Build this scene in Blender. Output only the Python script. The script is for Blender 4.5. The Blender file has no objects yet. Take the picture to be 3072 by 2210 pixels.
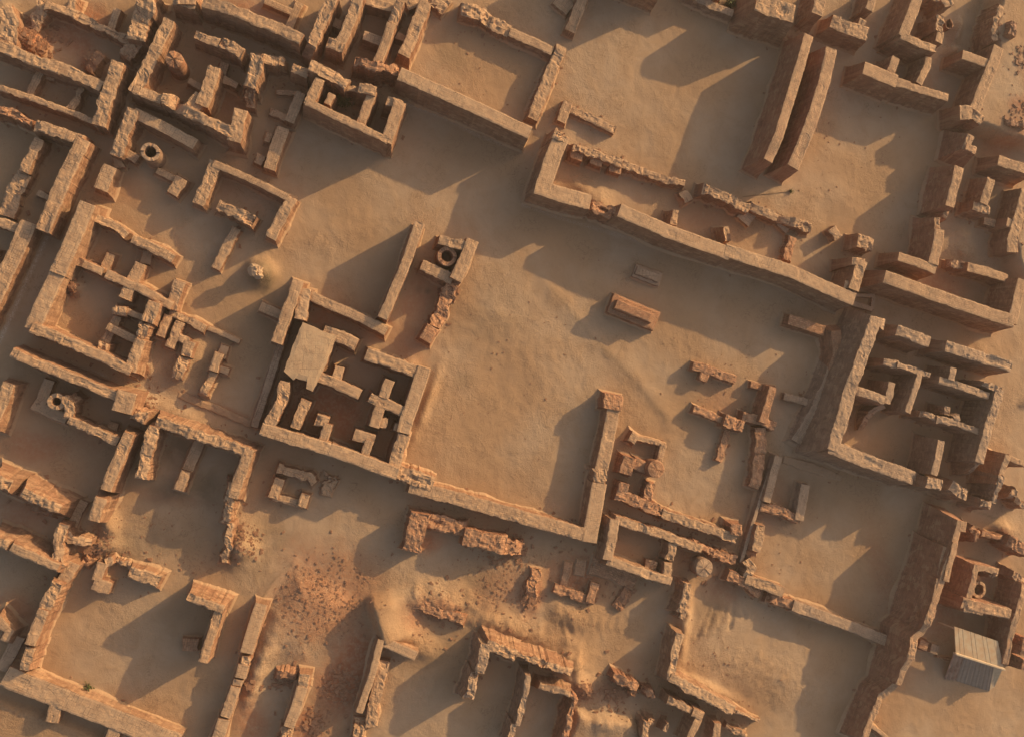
import bpy, math, random
import numpy as np
from mathutils import Vector, Quaternion, Matrix

random.seed(7)
SC = bpy.context.scene
COL = SC.collection

# ------------------------------------------------------------------ camera geometry
PW, PH, FPX = 3072.0, 2210.0, 2300.0
NADIR = (1030.0, 1150.0)
CAMH = 67.0
_n = Vector(((NADIR[0]-PW/2)/FPX, -(NADIR[1]-PH/2)/FPX, -1.0)).normalized()
CQ = _n.rotation_difference(Vector((0, 0, -1)))
CR = np.array(CQ.to_matrix())

TILES = {
 'A': (0, 0, 2.267), 'B': (1000, 0, 2.267), 'C': (2000, 0, 2.267),
 'D': (0, 720, 2.267), 'E': (1000, 720, 2.267), 'F': (2000, 720, 2.267),
 'G': (0, 1440, 2.267), 'H': (1000, 1440, 2.267), 'I': (2000, 1440, 2.267),
 'P': (2572, 0, 4.534), 'Q': (2572, 360, 4.534), 'R': (2572, 720, 4.534),
 'S': (2572, 1080, 4.534), 'T': (2572, 1440, 4.534), 'U': (2572, 1850, 4.534),
 'J': (0, 1850, 4.534), 'K': (500, 1850, 4.534), 'L': (1000, 1850, 4.534),
 'M': (1500, 1850, 4.534), 'N': (2000, 1850, 4.534)}

def ground_point(t, x, y, z=0.0):
    """survey point: where the sight line through a spot of the photo meets height z"""
    ox, oy, s = TILES[t]
    u, v = ox + x/s, oy + y/s
    d = CR @ np.array([(u-PW/2)/FPX, -(v-PH/2)/FPX, -1.0])
    k = (CAMH - z) / -d[2]
    return np.array([d[0]*k, d[1]*k])

def metres(t, x, y, w, z=0.0):
    a = ground_point(t, x, y-w/2, z); b = ground_point(t, x, y+w/2, z)
    c = ground_point(t, x-w/2, y, z); d = ground_point(t, x+w/2, y, z)
    return 0.5*(np.linalg.norm(a-b)+np.linalg.norm(c-d))

# ------------------------------------------------------------------ numpy value noise
def _hash(ix, iy, iz, seed):
    h = (ix*374761393 + iy*668265263 + iz*2147483647 + seed*974711) & 0xffffffff
    h = ((h ^ (h >> 13)) * 1274126177) & 0xffffffff
    h = h ^ (h >> 16)
    return (h & 0xffffff) / float(0xffffff)

def vnoise(x, y, z=0.0, seed=0):
    x = np.asarray(x, float); y = np.asarray(y, float); z = np.broadcast_to(np.asarray(z, float), x.shape)
    y = np.broadcast_to(y, x.shape)
    xi = np.floor(x).astype(np.int64); yi = np.floor(y).astype(np.int64); zi = np.floor(z).astype(np.int64)
    fx = x-xi; fy = y-yi; fz = z-zi
    fx = fx*fx*(3-2*fx); fy = fy*fy*(3-2*fy); fz = fz*fz*(3-2*fz)
    r = 0
    for a in (0, 1):
        for b in (0, 1):
            for c in (0, 1):
                w = (fx if a else 1-fx)*(fy if b else 1-fy)*(fz if c else 1-fz)
                r = r + w*_hash(xi+a, yi+b, zi+c, seed)
    return r*2-1

def fbm(x, y, z=0.0, seed=0, n=4):
    r = 0; a = 1.0; f = 1.0; t = 0
    for i in range(n):
        r = r + a*vnoise(np.asarray(x)*f, np.asarray(y)*f, np.asarray(z)*f, seed+i*17); t += a
        a *= .5; f *= 2.03
    return r/t

# ------------------------------------------------------------------ terrain
BUMPS = []      # (x, y, rx, ry, angle, height)
TERR = []       # (polygon, height, falloff)
WEDGE = []
RIDGE = []      # (polyline, width, height)

def _poly_sd(px, py, poly):
    poly = np.asarray(poly); n = len(poly)
    inside = np.zeros(px.shape, bool); dist = np.full(px.shape, 1e9)
    for i in range(n):
        x1, y1 = poly[i]; x2, y2 = poly[(i+1) % n]
        ex, ey = x2-x1, y2-y1; L2 = ex*ex+ey*ey+1e-9
        t = np.clip(((px-x1)*ex+(py-y1)*ey)/L2, 0, 1)
        dist = np.minimum(dist, np.hypot(px-x1-t*ex, py-y1-t*ey))
        c = ((y1 > py) != (y2 > py)) & (px < (x2-x1)*(py-y1)/((y2-y1) if y2 != y1 else 1e-9)+x1)
        inside ^= c
    return np.where(inside, dist, -dist)

def _line_d(px, py, line):
    dist = np.full(px.shape, 1e9)
    for (x1, y1), (x2, y2) in zip(line[:-1], line[1:]):
        ex, ey = x2-x1, y2-y1; L2 = ex*ex+ey*ey+1e-9
        t = np.clip(((px-x1)*ex+(py-y1)*ey)/L2, 0, 1)
        dist = np.minimum(dist, np.hypot(px-x1-t*ex, py-y1-t*ey))
    return dist

def heaps(x, y):
    z = np.zeros(np.shape(x))
    for (bx, by, rx, ry, an, h) in BUMPS:
        c, s = math.cos(an), math.sin(an)
        u = ((x-bx)*c+(y-by)*s)/rx; v = (-(x-bx)*s+(y-by)*c)/ry
        r = np.sqrt(u*u+v*v)
        z = np.maximum(z, min(1, h*2.2)*np.clip(1.35-r, 0, 1))
    for a, b, h, wl, wr in WEDGE:
        z = np.maximum(z, .5*np.exp(-(_line_d(x, y, [a, b])/(wr*1.2))**2))
    for poly, h, fo in TERR:
        if h < 1: z = np.maximum(z, .8*np.clip(_poly_sd(x, y, poly)/1.0+.5, 0, 1))
    return z

def terrain(x, y):
    x = np.asarray(x, float); y = np.asarray(y, float)
    z = 0.09*fbm(x*.09, y*.09, 0, 3, 3) + 0.035*fbm(x*.45, y*.45, 0, 9, 3) + .018*fbm(x*1.7, y*1.7, 0, 5, 2)
    for (bx, by, rx, ry, an, h) in BUMPS:
        c, s = math.cos(an), math.sin(an)
        u = ((x-bx)*c+(y-by)*s)/rx; v = (-(x-bx)*s+(y-by)*c)/ry
        r = np.sqrt(u*u+v*v) + .18*fbm(x*.8, y*.8, 0, 21, 3)
        g = np.exp(-np.clip(r, 0, 9)**2*1.6)
        z = z + h*g*(1+.35*fbm(x*1.3, y*1.3, 0, 51, 3)) + .10*min(1, h*2)*g*fbm(x*2.6, y*2.6, 0, 57, 2)
    for poly, h, fo in TERR:
        d = _poly_sd(x, y, poly) + .25*fbm(x*.7, y*.7, 0, 31, 3)
        t = np.clip(d/fo, 0, 1); z = z + h*t*t*(3-2*t)
    for a, b, h, wl, wr in WEDGE:
        ex, ey = b-a; L = math.hypot(ex, ey); ex /= L; ey /= L
        t = ((x-a[0])*ex+(y-a[1])*ey)/L; s = (x-a[0])*ey*-1+(y-a[1])*ex
        s = s + .12*fbm(x*.9, y*.9, 0, 41, 3)
        k = np.clip(t/.25+.15, 0, 1)*np.clip((1.25-t)/.25, 0, 1)
        z = z + h*k*np.where(s > 0, np.exp(-(s/wr)**2), np.exp(-(s/wl)**2))
    for line, w, h in RIDGE:
        d = _line_d(x, y, line)
        z = z + h*np.exp(-(d/w)**2)
    return z

# ------------------------------------------------------------------ object helpers
def mesh_obj(name, verts, faces, mat, uvs=None, smooth=False, parent=None):
    me = bpy.data.meshes.new(name)
    me.from_pydata([tuple(v) for v in verts], [], [tuple(f) for f in faces])
    if uvs is not None:
        uv = me.uv_layers.new(name='UVMap')
        li = np.zeros(len(me.loops), np.int32); me.loops.foreach_get('vertex_index', li)
        uv.data.foreach_set('uv', np.asarray(uvs, np.float32)[li].ravel())
    me.polygons.foreach_set('use_smooth', [smooth]*len(me.polygons))
    me.materials.append(mat); me.update()
    o = bpy.data.objects.new(name, me); COL.objects.link(o)
    if parent is not None: o.parent = parent
    return o

def tag(o, label=None, cat=None, group=None, kind=None):
    if label: o['label'] = label
    if cat: o['category'] = cat
    if group: o['group'] = group
    if kind: o['kind'] = kind
    return o

def rebase(o, origin):
    """put an object's origin at its base without moving the mesh"""
    o.data.transform(Matrix.Translation((-origin[0], -origin[1], -origin[2])))
    o.location = origin

# ------------------------------------------------------------------ a ruined wall run
_seed = [100]
FEET = []
def wall_mesh(pts, w, hs, rough=.5, batter=.06, skirt=.22, close_h=None):
    """pts: centre line of the top (m), w: top thickness (m), hs: height at each point.
    Gives verts, faces, uvs of one battered, crumbling wall."""
    _seed[0] += 1; sd = _seed[0]
    P = np.asarray(pts, float); n = len(P)
    seg = np.linalg.norm(np.diff(P, axis=0), axis=1); L = seg.sum()
    # stations
    S = []; base = 0
    for i, l in enumerate(seg):
        k = max(2, int(round(l/.11)))
        S += list(base + np.linspace(0, l, k, endpoint=False)); base += l
    S.append(L); S = np.array(S); m = len(S)
    cum = np.concatenate([[0], np.cumsum(seg)])
    cx = np.interp(S, cum, P[:, 0]); cy = np.interp(S, cum, P[:, 1]); H = np.interp(S, cum, np.asarray(hs, float))
    # mitred normals
    dirs = np.diff(P, axis=0)/seg[:, None]
    nr = np.stack([-dirs[:, 1], dirs[:, 0]], 1)
    N = np.zeros((m, 2)); D = np.zeros((m, 2))
    for i, s in enumerate(S):
        j = min(np.searchsorted(cum, s+1e-7, side='right')-1, len(seg)-1); j = max(j, 0)
        N[i] = nr[j]; D[i] = dirs[j]
        for q in range(1, n-1):
            if abs(s-cum[q]) < 1e-6:
                mm = nr[q-1]+nr[q]; mm /= max(np.dot(mm, nr[q]), .45)
                N[i] = mm
    # crumbling top
    hm0 = float(np.mean(H)); HB = H.copy()
    rr = rough**1.7
    q = fbm(S*.4, S*0+sd*3.1, 0, sd, 2)*.34*rough
    nn = vnoise(S*.8, S*0+sd, 0, sd+5)
    H = H*(1+q*.3) + fbm(S*2.2, S*0+sd, 0, sd+9, 2)*.08*rr
    e = np.minimum(S, L-S)
    H = H - (.07*rough+.22*rough**6)*np.clip(1-e/.55, 0, 1)**1.5*np.minimum(1, H)*(.5+.5*vnoise(S*3, S*0+sd*2, 0, sd))
    H = np.maximum(H, .06)
    lump = np.clip(.75+1.5*fbm(S*.45, S*0+sd, 2.2, sd+61, 3), .25, 2.2); skirt = skirt*lump
    FEET.append((cx, cy, N, w, hm0, rough, batter))
    wl = w/2 + .07*rough*fbm(S*.7, S*0, 3.3, sd+2, 2) + .10*rr*np.floor(vnoise(S*1.5, S*0, 1.7, sd+3)*1.6+.5) + .05*rough*np.floor(vnoise(S*3.4, S*0, 2.7, sd+7)*1.3+.5) + (.01+.03*rough)*vnoise(S*4, S*0, 0, sd+31)
    wr = w/2 + .07*rough*fbm(S*.7, S*0, 8.3, sd+4, 2) + .10*rr*np.floor(vnoise(S*1.5, S*0, 6.7, sd+6)*1.6+.5) + .05*rough*np.floor(vnoise(S*3.4, S*0, 9.7, sd+8)*1.3+.5) + (.01+.03*rough)*vnoise(S*4, S*0, 0, sd+33)
    wl = np.maximum(wl, w*.2); wr = np.maximum(wr, w*.2)
    hm = float(np.mean(H)); nz = int(np.clip(round(hm/.22), 3, 12))
    lev = np.linspace(0, 1, nz+1)
    topn = max(4, int(round(w/.13)))
    prof = []     # (side, level or top fraction)
    ring = []; V = []; UV = []
    offs = []
    def chip(off):
        a = vnoise(S*.75, off*1.1, sd*.37, sd+5)
        return -np.where(a > .46, .10, 0)*rough - np.where(a > .62, .16, 0)*rr + np.where(a < -.66, .07, 0)*rr
    H0 = H
    def blocks(u, v, a, b, s):
        iu = np.floor(u/a + .5*(np.floor(v/b) % 2)).astype(np.int64); iv = np.floor(np.broadcast_to(v, np.shape(u))/b).astype(np.int64)
        return _hash(iu, iv, iu*0, sd+s)-.5
    def side(sgn, ww):
        out = []
        H = np.maximum(H0 + chip(sgn*ww), .05)
        out.append((-.5, batter*HB+skirt*1.25))
        out.append((.0, batter*HB+skirt))
        for l in lev[1:]:
            z = np.minimum(l*HB*.98, H*(1-.03*(1-l))) if l < 1 else H
            k = batter*np.maximum(HB-z, 0) + skirt*np.exp(-z/(.10+.10*lump))
            out.append((z, k))
        return out
    sl = side(1, wl); sr = side(-1, wr)
    cols = []
    for (z, k) in sl:
        cols.append((wl+k, z, 'l', k))
    # rounded shoulder
    for f in np.linspace(1, -1, topn+2)[1:-1]:
        off = np.where(f > 0, wl*f, wr*f)
        cols.append((off, None, f, 0))
    for (z, k) in reversed(sr):
        cols.append((-(wr+k), z, 'r', k))
    nc = len(cols)
    VX = np.zeros((m, nc)); VY = np.zeros((m, nc)); VZ = np.zeros((m, nc)); U = np.zeros((m, nc)); W_ = np.zeros((m, nc))
    per = 0
    for c, (off, z, f, k) in enumerate(cols):
        off = np.broadcast_to(off, (m,)).copy()
        if z is None:
            zz = np.maximum(H + chip(off), .05) + .02 + fbm(S*2.4, S*0+off*2.4, 0, sd+11, 3)*(.012+.05*rr) + blocks(S, off, .30, .24, 71)*.13*rr
        else:
            zz = np.broadcast_to(z, (m,)).copy()
            inn = (zz > .01)
            rel = fbm(S*1.1, zz*3.2, 2.0*(1 if f == 'l' else 5), sd+13, 3)*(.03+.05*rough)
            rel = rel + blocks(S, zz, .34, .2, 81 if f == 'l' else 91)*.07*rough
            off = off + np.where(inn, rel, 0)*(1 if f == 'l' else -1)
        VX[:, c] = cx + N[:, 0]*off; VY[:, c] = cy + N[:, 1]*off; VZ[:, c] = zz
        U[:, c] = S
        W_[:, c] = (zz if f in ('l',) else (H + (wl-off) if z is None else H+wl+wr+(H-zz)))
    # battered ends
    for i, sg in ((0, -1), (m-1, 1)):
        for c, (off, z, f, k) in enumerate(cols):
            kk = k[i] if isinstance(k, np.ndarray) else k
            j = .06*rough*float(vnoise(np.array([VZ[i, c]*3.0]), np.array([float(c % 3)]), 0, sd+41)[0])
            VX[i, c] += D[i, 0]*sg*(kk+j); VY[i, c] += D[i, 1]*sg*(kk+j)
    V = np.stack([VX.ravel(), VY.ravel(), VZ.ravel()], 1)
    UV = np.stack([U.ravel(), W_.ravel()], 1)
    F = []
    for i in range(m-1):
        a = i*nc; b = a+nc
        for c in range(nc-1):
            F.append((a+c, a+c+1, b+c+1, b+c))
    for i, flip in ((0, True), (m-1, False)):
        a = i*nc; lo, hi = 0, nc-1
        while lo+1 < hi-1:
            f = (a+lo, a+lo+1, a+hi-1, a+hi)
            F.append(f[::-1] if flip else f); lo += 1; hi -= 1
        if hi-lo == 2:
            f = (a+lo, a+lo+1, a+hi); F.append(f[::-1] if flip else f)
    F = [f[::-1] for f in F]
    return V, F, UV

def run(name, t, pts, w, h, r=.5, b=.06, mat=None, parent=None, sk=.22):
    hs = h if isinstance(h, (list, tuple)) else [h]*len(pts)
    wp = [ground_point(t, x, y, z) for (x, y), z in zip(pts, hs)]
    wm = metres(t, pts[0][0], pts[0][1], w, max(hs))
    V, F, UV = wall_mesh(wp, wm, hs, r, b, sk)
    return mesh_obj(name, V, F, mat, UV, False, parent)

def slab(name, t, pts, h, b=.08, mat=None, parent=None, bumps=.03):
    """flat-topped block with the outline pts (photo spots at its top), battered sides"""
    _seed[0] += 1; sd = _seed[0]
    P = [ground_point(t, x, y, h) for x, y in pts]
    Q = []
    for i, p in enumerate(P):
        q = P[(i+1) % len(P)]; k = max(1, int(np.linalg.norm(q-p)/.18))
        for j in range(k): Q.append(p+(q-p)*j/k)
    Q = np.array(Q); n = len(Q)
    area = 0.5*sum(Q[i][0]*Q[(i+1) % n][1]-Q[(i+1) % n][0]*Q[i][1] for i in range(n))
    if area < 0: Q = Q[::-1]
    tan = np.roll(Q, -1, 0)-np.roll(Q, 1, 0); tan /= np.linalg.norm(tan, axis=1)[:, None]+1e-9
    out = np.stack([tan[:, 1], -tan[:, 0]], 1)
    jit = .05*vnoise(Q[:, 0]*2.3, Q[:, 1]*2.3, 0, sd)
    Q = Q + out*jit[:, None]
    V = []; UV = []; F = []
    zs = [-.5, 0, .12] + list(np.linspace(.3, 1, max(2, int(h/.3)))[0:]*h)
    zs = sorted(set(round(z, 3) for z in zs))
    per = np.concatenate([[0], np.cumsum(np.linalg.norm(np.diff(Q, axis=0), axis=1))])
    for z in zs:
        k = b*(h-max(z, 0)) + .2*math.exp(-max(z, 0)/.13)
        rr = fbm(per*1.8, per*0+z*4, 0, sd+2, 2)*.04 if 0 < z < h else 0
        R = Q + out*(k+rr if np.isscalar(rr) else (k+rr)[:, None])
        zz = z + (bumps*vnoise(Q[:, 0]*1.5, Q[:, 1]*1.5, 0, sd+5) if z >= h-1e-6 else 0)
        for i in range(n):
            V.append((R[i][0], R[i][1], zz if np.isscalar(zz) else zz[i])); UV.append((per[i], z))
    c = Q.mean(0)
    rings = 5
    for k in range(1, rings):
        f = 1-k/rings
        R = c+(Q-c)*f
        zz = h+.04+bumps*fbm(R[:, 0]*1.2, R[:, 1]*1.2, 0, sd+5, 3)
        for i in range(n): V.append((R[i][0], R[i][1], zz[i])); UV.append((R[i][0], R[i][1]))
    nr = len(zs)+rings-1
    for r in range(nr-1):
        for i in range(n):
            a = r*n+i; bb = r*n+(i+1) % n
            F.append((a, bb, bb+n, a+n))
    V.append((c[0], c[1], h+.04)); UV.append((c[0], c[1]))
    top = len(V)-1
    for i in range(n): F.append(((nr-1)*n+i, (nr-1)*n+(i+1) % n, top))
    return mesh_obj(name, V, F, mat, UV, False, parent)

def ring_wall(name, t, x, y, ro, ri, h, mat=None, parent=None, r=.4, b=.04):
    """brick well head: round ring with a hollow"""
    _seed[0] += 1; sd = _seed[0]
    c = ground_point(t, x, y, h); Ro = metres(t, x, y, ro*2, h)/2; Ri = metres(t, x, y, ri*2, h)/2 if ri else 0
    n = 56; an = np.linspace(0, 2*np.pi, n, endpoint=False)
    bl = np.floor(an/(2*np.pi)*16)
    jo = _hash(bl.astype(np.int64), (bl*0).astype(np.int64), (bl*0).astype(np.int64), sd)
    topj = (jo-.5)*.2*r + .05*r*vnoise(np.cos(an)*2, np.sin(an)*2, 0, sd)
    prof = [(-.5, Ro+b*h+.18), (0, Ro+b*h+.12), (.15, Ro+b*h*.8)]
    for f in (.35, .6, .85): prof.append((f*h, Ro+b*h*(1-f)))
    prof += [(h, Ro), (h+.02, Ro-.05)]
    if Ri: prof += [(h+.02, (Ro+Ri)/2), (h+.02, Ri+.04), (h-.04, Ri), (h*.5, Ri), (.02, Ri), (.1, Ri*.5), (.1, .02)]
    else: prof += [(h+.04, Ro*.7), (h+.07, Ro*.4), (h+.08, .02)]
    V = []; UV = []; F = []
    v = 0
    for k, (z, rad) in enumerate(prof):
        tj = topj if z > h*.8 else topj*0
        rj = 1+.03*r*vnoise(np.cos(an)*3, np.sin(an)*3, z*3, sd+3)
        if k: v += abs(z-prof[k-1][0])+abs(rad-prof[k-1][1])
        for i in range(n):
            V.append((c[0]+math.cos(an[i])*rad*rj[i], c[1]+math.sin(an[i])*rad*rj[i], z+tj[i])); UV.append((an[i]*Ro, v))
    for k in range(len(prof)-1):
        for i in range(n):
            a = k*n+i; bb = k*n+(i+1) % n
            F.append((a, bb, bb+n, a+n))
    o = mesh_obj(name, V, F, mat, UV, False, parent)
    return o, c

THINGS = []
def thing(name, label, cat, parts, group=None, mat='wall'):
    """parts: (part name, tile, points, width, height[, rough[, batter]]); one part -> one mesh"""
    m0 = MAT[mat]
    made = []
    single = len(parts) == 1
    for p in parts:
        kind = p[0]
        mm = m0
        if isinstance(p[-1], str) and p[-1] in MAT and len(p) > 5: mm = MAT[p[-1]]; p = p[:-1]
        nm = name if single else kind
        if p[3] == 'slab':
            o = slab(nm, p[1], p[2], p[4], *(p[5:6]), mat=mm)
        else:
            o = run(nm, p[1], p[2], p[3], p[4], *(p[5:7]), mat=mm)
        made.append(o)
    bb = np.array([[*o.data.vertices[i].co] for o in made for i in range(0, len(o.data.vertices), 29)])
    org = (float(bb[:, 0].mean()), float(bb[:, 1].mean()), 0.0)
    if single:
        root = made[0]; rebase(root, org)
    else:
        root = bpy.data.objects.new(name, None); COL.objects.link(root); root.location = org
        root.empty_display_size = .5
        for o in made:
            b2 = np.array([v.co[:] for v in o.data.vertices]).mean(0)
            o.data.transform(Matrix.Translation((-b2[0], -b2[1], 0)))
            o.parent = root; o.location = (b2[0]-org[0], b2[1]-org[1], 0)
    tag(root, label, cat, group)
    THINGS.append(root)
    return root
# ------------------------------------------------------------------ materials
MAT = {}
class NB:
    def __init__(s, name):
        s.m = bpy.data.materials.new(name); s.m.use_nodes = True
        s.t = s.m.node_tree; s.t.nodes.clear()
        s.out = s.n('ShaderNodeOutputMaterial'); s.b = s.n('ShaderNodeBsdfPrincipled')
        s.l(s.b.outputs[0], s.out.inputs[0])
        s.b.inputs['Roughness'].default_value = .92
        s.b.inputs['Specular IOR Level'].default_value = .15
    def n(s, k, **kw):
        x = s.t.nodes.new(k)
        for a, v in kw.items(): setattr(x, a, v)
        return x
    def l(s, a, b): s.t.links.new(a, b)
    def pos(s):
        if not hasattr(s, '_g'): s._g = s.n('ShaderNodeNewGeometry')
        return s._g
    def noise(s, scale, detail=4, rough=.55, vec=None, stretch=None, dist=0):
        x = s.n('ShaderNodeTexNoise'); x.inputs['Scale'].default_value = scale
        x.inputs['Detail'].default_value = detail; x.inputs['Roughness'].default_value = rough
        x.inputs['Distortion'].default_value = dist
        v = vec or s.pos().outputs['Position']
        if stretch:
            mp = s.n('ShaderNodeMapping'); mp.inputs['Scale'].default_value = stretch; s.l(v, mp.inputs[0]); v = mp.outputs[0]
        s.l(v, x.inputs['Vector'])
        return x.outputs['Fac']
    def ramp(s, f, lo, hi, a=0., b=1.):
        x = s.n('ShaderNodeMapRange'); x.interpolation_type = 'SMOOTHSTEP'
        x.inputs[1].default_value = lo; x.inputs[2].default_value = hi; x.inputs[3].default_value = a; x.inputs[4].default_value = b
        s.l(f, x.inputs[0]); return x.outputs[0]
    def mix(s, f, a, b, mode='MIX'):
        x = s.n('ShaderNodeMix', data_type='RGBA', blend_type=mode)
        for sock, val in ((x.inputs[0], f), (x.inputs[6], a), (x.inputs[7], b)):
            if isinstance(val, (int, float)): sock.default_value = val
            elif isinstance(val, tuple): sock.default_value = (val[0], val[1]*.885, val[2]*.775, 1)
            else: s.l(val, sock)
        return x.outputs[2]
    def math(s, op, a, b=None):
        x = s.n('ShaderNodeMath', operation=op)
        for i, v in enumerate((a, b)):
            if v is None: continue
            if isinstance(v, (int, float)): x.inputs[i].default_value = v
            else: s.l(v, x.inputs[i])
        return x.outputs[0]
    def bump(s, h, strength, dist=.05, prev=None):
        x = s.n('ShaderNodeBump'); x.inputs['Strength'].default_value = strength; x.inputs['Distance'].default_value = dist
        s.l(h, x.inputs['Height'])
        if prev is not None: s.l(prev, x.inputs['Normal'])
        return x.outputs[0]

def wall_mat(name, side_a, side_b, top_a, top_b, brick_amt=.5, bvar=.4):
    b = NB(name)
    g = b.pos()
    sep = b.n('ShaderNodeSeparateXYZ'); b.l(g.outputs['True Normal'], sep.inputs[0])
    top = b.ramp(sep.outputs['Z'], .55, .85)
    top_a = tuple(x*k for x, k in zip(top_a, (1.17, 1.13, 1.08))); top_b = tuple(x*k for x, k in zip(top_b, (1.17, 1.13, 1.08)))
    uv = b.n('ShaderNodeUVMap')
    br = b.n('ShaderNodeTexBrick'); br.inputs['Scale'].default_value = 1.0
    br.inputs['Brick Width'].default_value = .36; br.inputs['Row Height'].default_value = .18
    br.inputs['Mortar Size'].default_value = .016; br.inputs['Mortar Smooth'].default_value = .4
    br.inputs['Color1'].default_value = (.9, .9, .9, 1); br.inputs['Color2'].default_value = (.3, .3, .3, 1); br.inputs['Mortar'].default_value = (.1, .1, .1, 1)
    dn = b.n('ShaderNodeTexNoise'); dn.inputs['Scale'].default_value = 1.2; b.l(uv.outputs[0], dn.inputs['Vector'])
    mx = b.n('ShaderNodeVectorMath', operation='MULTIPLY_ADD'); b.l(dn.outputs['Color'], mx.inputs[0]); mx.inputs[1].default_value = (.12, .12, 0); b.l(uv.outputs[0], mx.inputs[2])
    b.l(mx.outputs[0], br.inputs['Vector'])
    bw = b.n('ShaderNodeRGBToBW'); b.l(br.outputs['Color'], bw.inputs[0])
    n1 = b.noise(.55, 4, .6); n2 = b.noise(2.6, 5, .65); n3 = b.noise(9, 4, .7); ns = b.noise(1.0, 4, .6, stretch=(.7, .7, 5.0))
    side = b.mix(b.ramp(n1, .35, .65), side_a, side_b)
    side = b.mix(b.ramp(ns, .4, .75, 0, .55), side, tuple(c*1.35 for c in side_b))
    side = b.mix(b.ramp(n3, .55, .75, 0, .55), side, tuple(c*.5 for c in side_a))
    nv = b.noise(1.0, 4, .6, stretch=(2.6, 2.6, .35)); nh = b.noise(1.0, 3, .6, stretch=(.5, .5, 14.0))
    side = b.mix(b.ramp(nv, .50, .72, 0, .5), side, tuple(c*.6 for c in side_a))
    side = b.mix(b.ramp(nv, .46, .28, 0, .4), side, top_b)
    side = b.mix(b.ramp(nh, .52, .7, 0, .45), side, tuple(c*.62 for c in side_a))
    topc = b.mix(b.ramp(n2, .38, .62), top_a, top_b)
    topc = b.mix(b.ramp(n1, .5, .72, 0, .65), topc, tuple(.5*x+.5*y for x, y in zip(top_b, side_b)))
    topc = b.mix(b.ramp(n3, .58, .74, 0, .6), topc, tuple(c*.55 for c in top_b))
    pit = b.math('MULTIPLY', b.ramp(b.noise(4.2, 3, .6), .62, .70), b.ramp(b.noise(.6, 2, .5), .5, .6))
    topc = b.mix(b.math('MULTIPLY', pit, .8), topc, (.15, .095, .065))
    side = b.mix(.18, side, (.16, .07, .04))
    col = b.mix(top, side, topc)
    show = b.math('MULTIPLY', b.ramp(b.noise(.8, 3, .6), .42, .62), brick_amt)
    tone = b.n('ShaderNodeMapRange'); tone.inputs[1].default_value = .25; tone.inputs[2].default_value = .9; tone.inputs[3].default_value = .55; tone.inputs[4].default_value = 1.22; b.l(bw.outputs[0], tone.inputs[0])
    cmb = b.n('ShaderNodeCombineColor')
    for i in range(3): b.l(tone.outputs[0], cmb.inputs[i])
    vfac = b.math('MULTIPLY', b.ramp(b.noise(.8, 3, .6), .36, .56, .35, 1), bvar)
    col = b.mix(vfac, col, cmb.outputs[0], 'MULTIPLY')
    f2 = b.math('MULTIPLY', show, b.ramp(br.outputs['Fac'], .2, .8))
    col = b.mix(f2, col, (.14, .085, .055))
    # cracked mud and joints on the crown
    vo = b.n('ShaderNodeTexVoronoi', feature='DISTANCE_TO_EDGE'); vo.inputs['Scale'].default_value = 1.15; vo.inputs['Randomness'].default_value = 1.0
    mp = b.n('ShaderNodeMapping'); mp.inputs['Scale'].default_value = (.8, 1.5, 1); b.l(mx.outputs[0], mp.inputs[0]); b.l(mp.outputs[0], vo.inputs['Vector'])
    ck = b.math('MULTIPLY', b.ramp(vo.outputs['Distance'], .035, .004), b.ramp(b.noise(.5, 3, .6), .52, .66))
    b2 = b.n('ShaderNodeTexBrick'); b2.inputs['Scale'].default_value = 1.0; b2.inputs['Brick Width'].default_value = .34; b2.inputs['Row Height'].default_value = .62
    b2.inputs['Mortar Size'].default_value = .02; b2.inputs['Mortar Smooth'].default_value = .6; b.l(mx.outputs[0], b2.inputs['Vector'])
    jt = b.math('MULTIPLY', b2.outputs['Fac'], b.ramp(b.noise(.7, 4, .65), .42, .62))
    ck = b.math('MAXIMUM', b.math('MULTIPLY', ck, .55), b.math('MULTIPLY', jt, .85))
    v2 = b.n('ShaderNodeTexVoronoi', feature='F1'); v2.inputs['Scale'].default_value = 2.6; b.l(mp.outputs[0], v2.inputs['Vector'])
    s2 = b.n('ShaderNodeSeparateColor'); b.l(v2.outputs['Color'], s2.inputs[0])
    col = b.mix(b.math('MULTIPLY', b.ramp(s2.outputs[0], .5, 1.0), .22), col, tuple(.3*x+.7*y for x, y in zip(side_a, side_b)))
    col = b.mix(b.math('MULTIPLY', b.ramp(s2.outputs[1], .6, 1.0), .3), col, top_a)
    col = b.mix(b.math('MULTIPLY', b.math('MULTIPLY', ck, top), .85), col, (.13, .085, .06))
    # dust washed up at the foot of the wall
    pz = b.n('ShaderNodeSeparateXYZ'); b.l(g.outputs['Position'], pz.inputs[0])
    foot = b.math('MULTIPLY', b.ramp(b.math('ADD', pz.outputs['Z'], b.math('MULTIPLY', n2, -.35)), .12, -.06), .85)
    col = b.mix(foot, col, (.40, .265, .165))
    b.l(col, b.b.inputs['Base Color'])
    n3 = b.math('SUBTRACT', n3, b.math('MULTIPLY', ck, .9))
    h = b.math('ADD', b.math('MULTIPLY', n3, .6), b.math('MULTIPLY', b.math('MULTIPLY', bw.outputs[0], show), .6))
    nb = b.bump(h, .65, .04); nb = b.bump(n2, .22, .10, nb)
    b.l(nb, b.b.inputs['Normal'])
    return b.m

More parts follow.
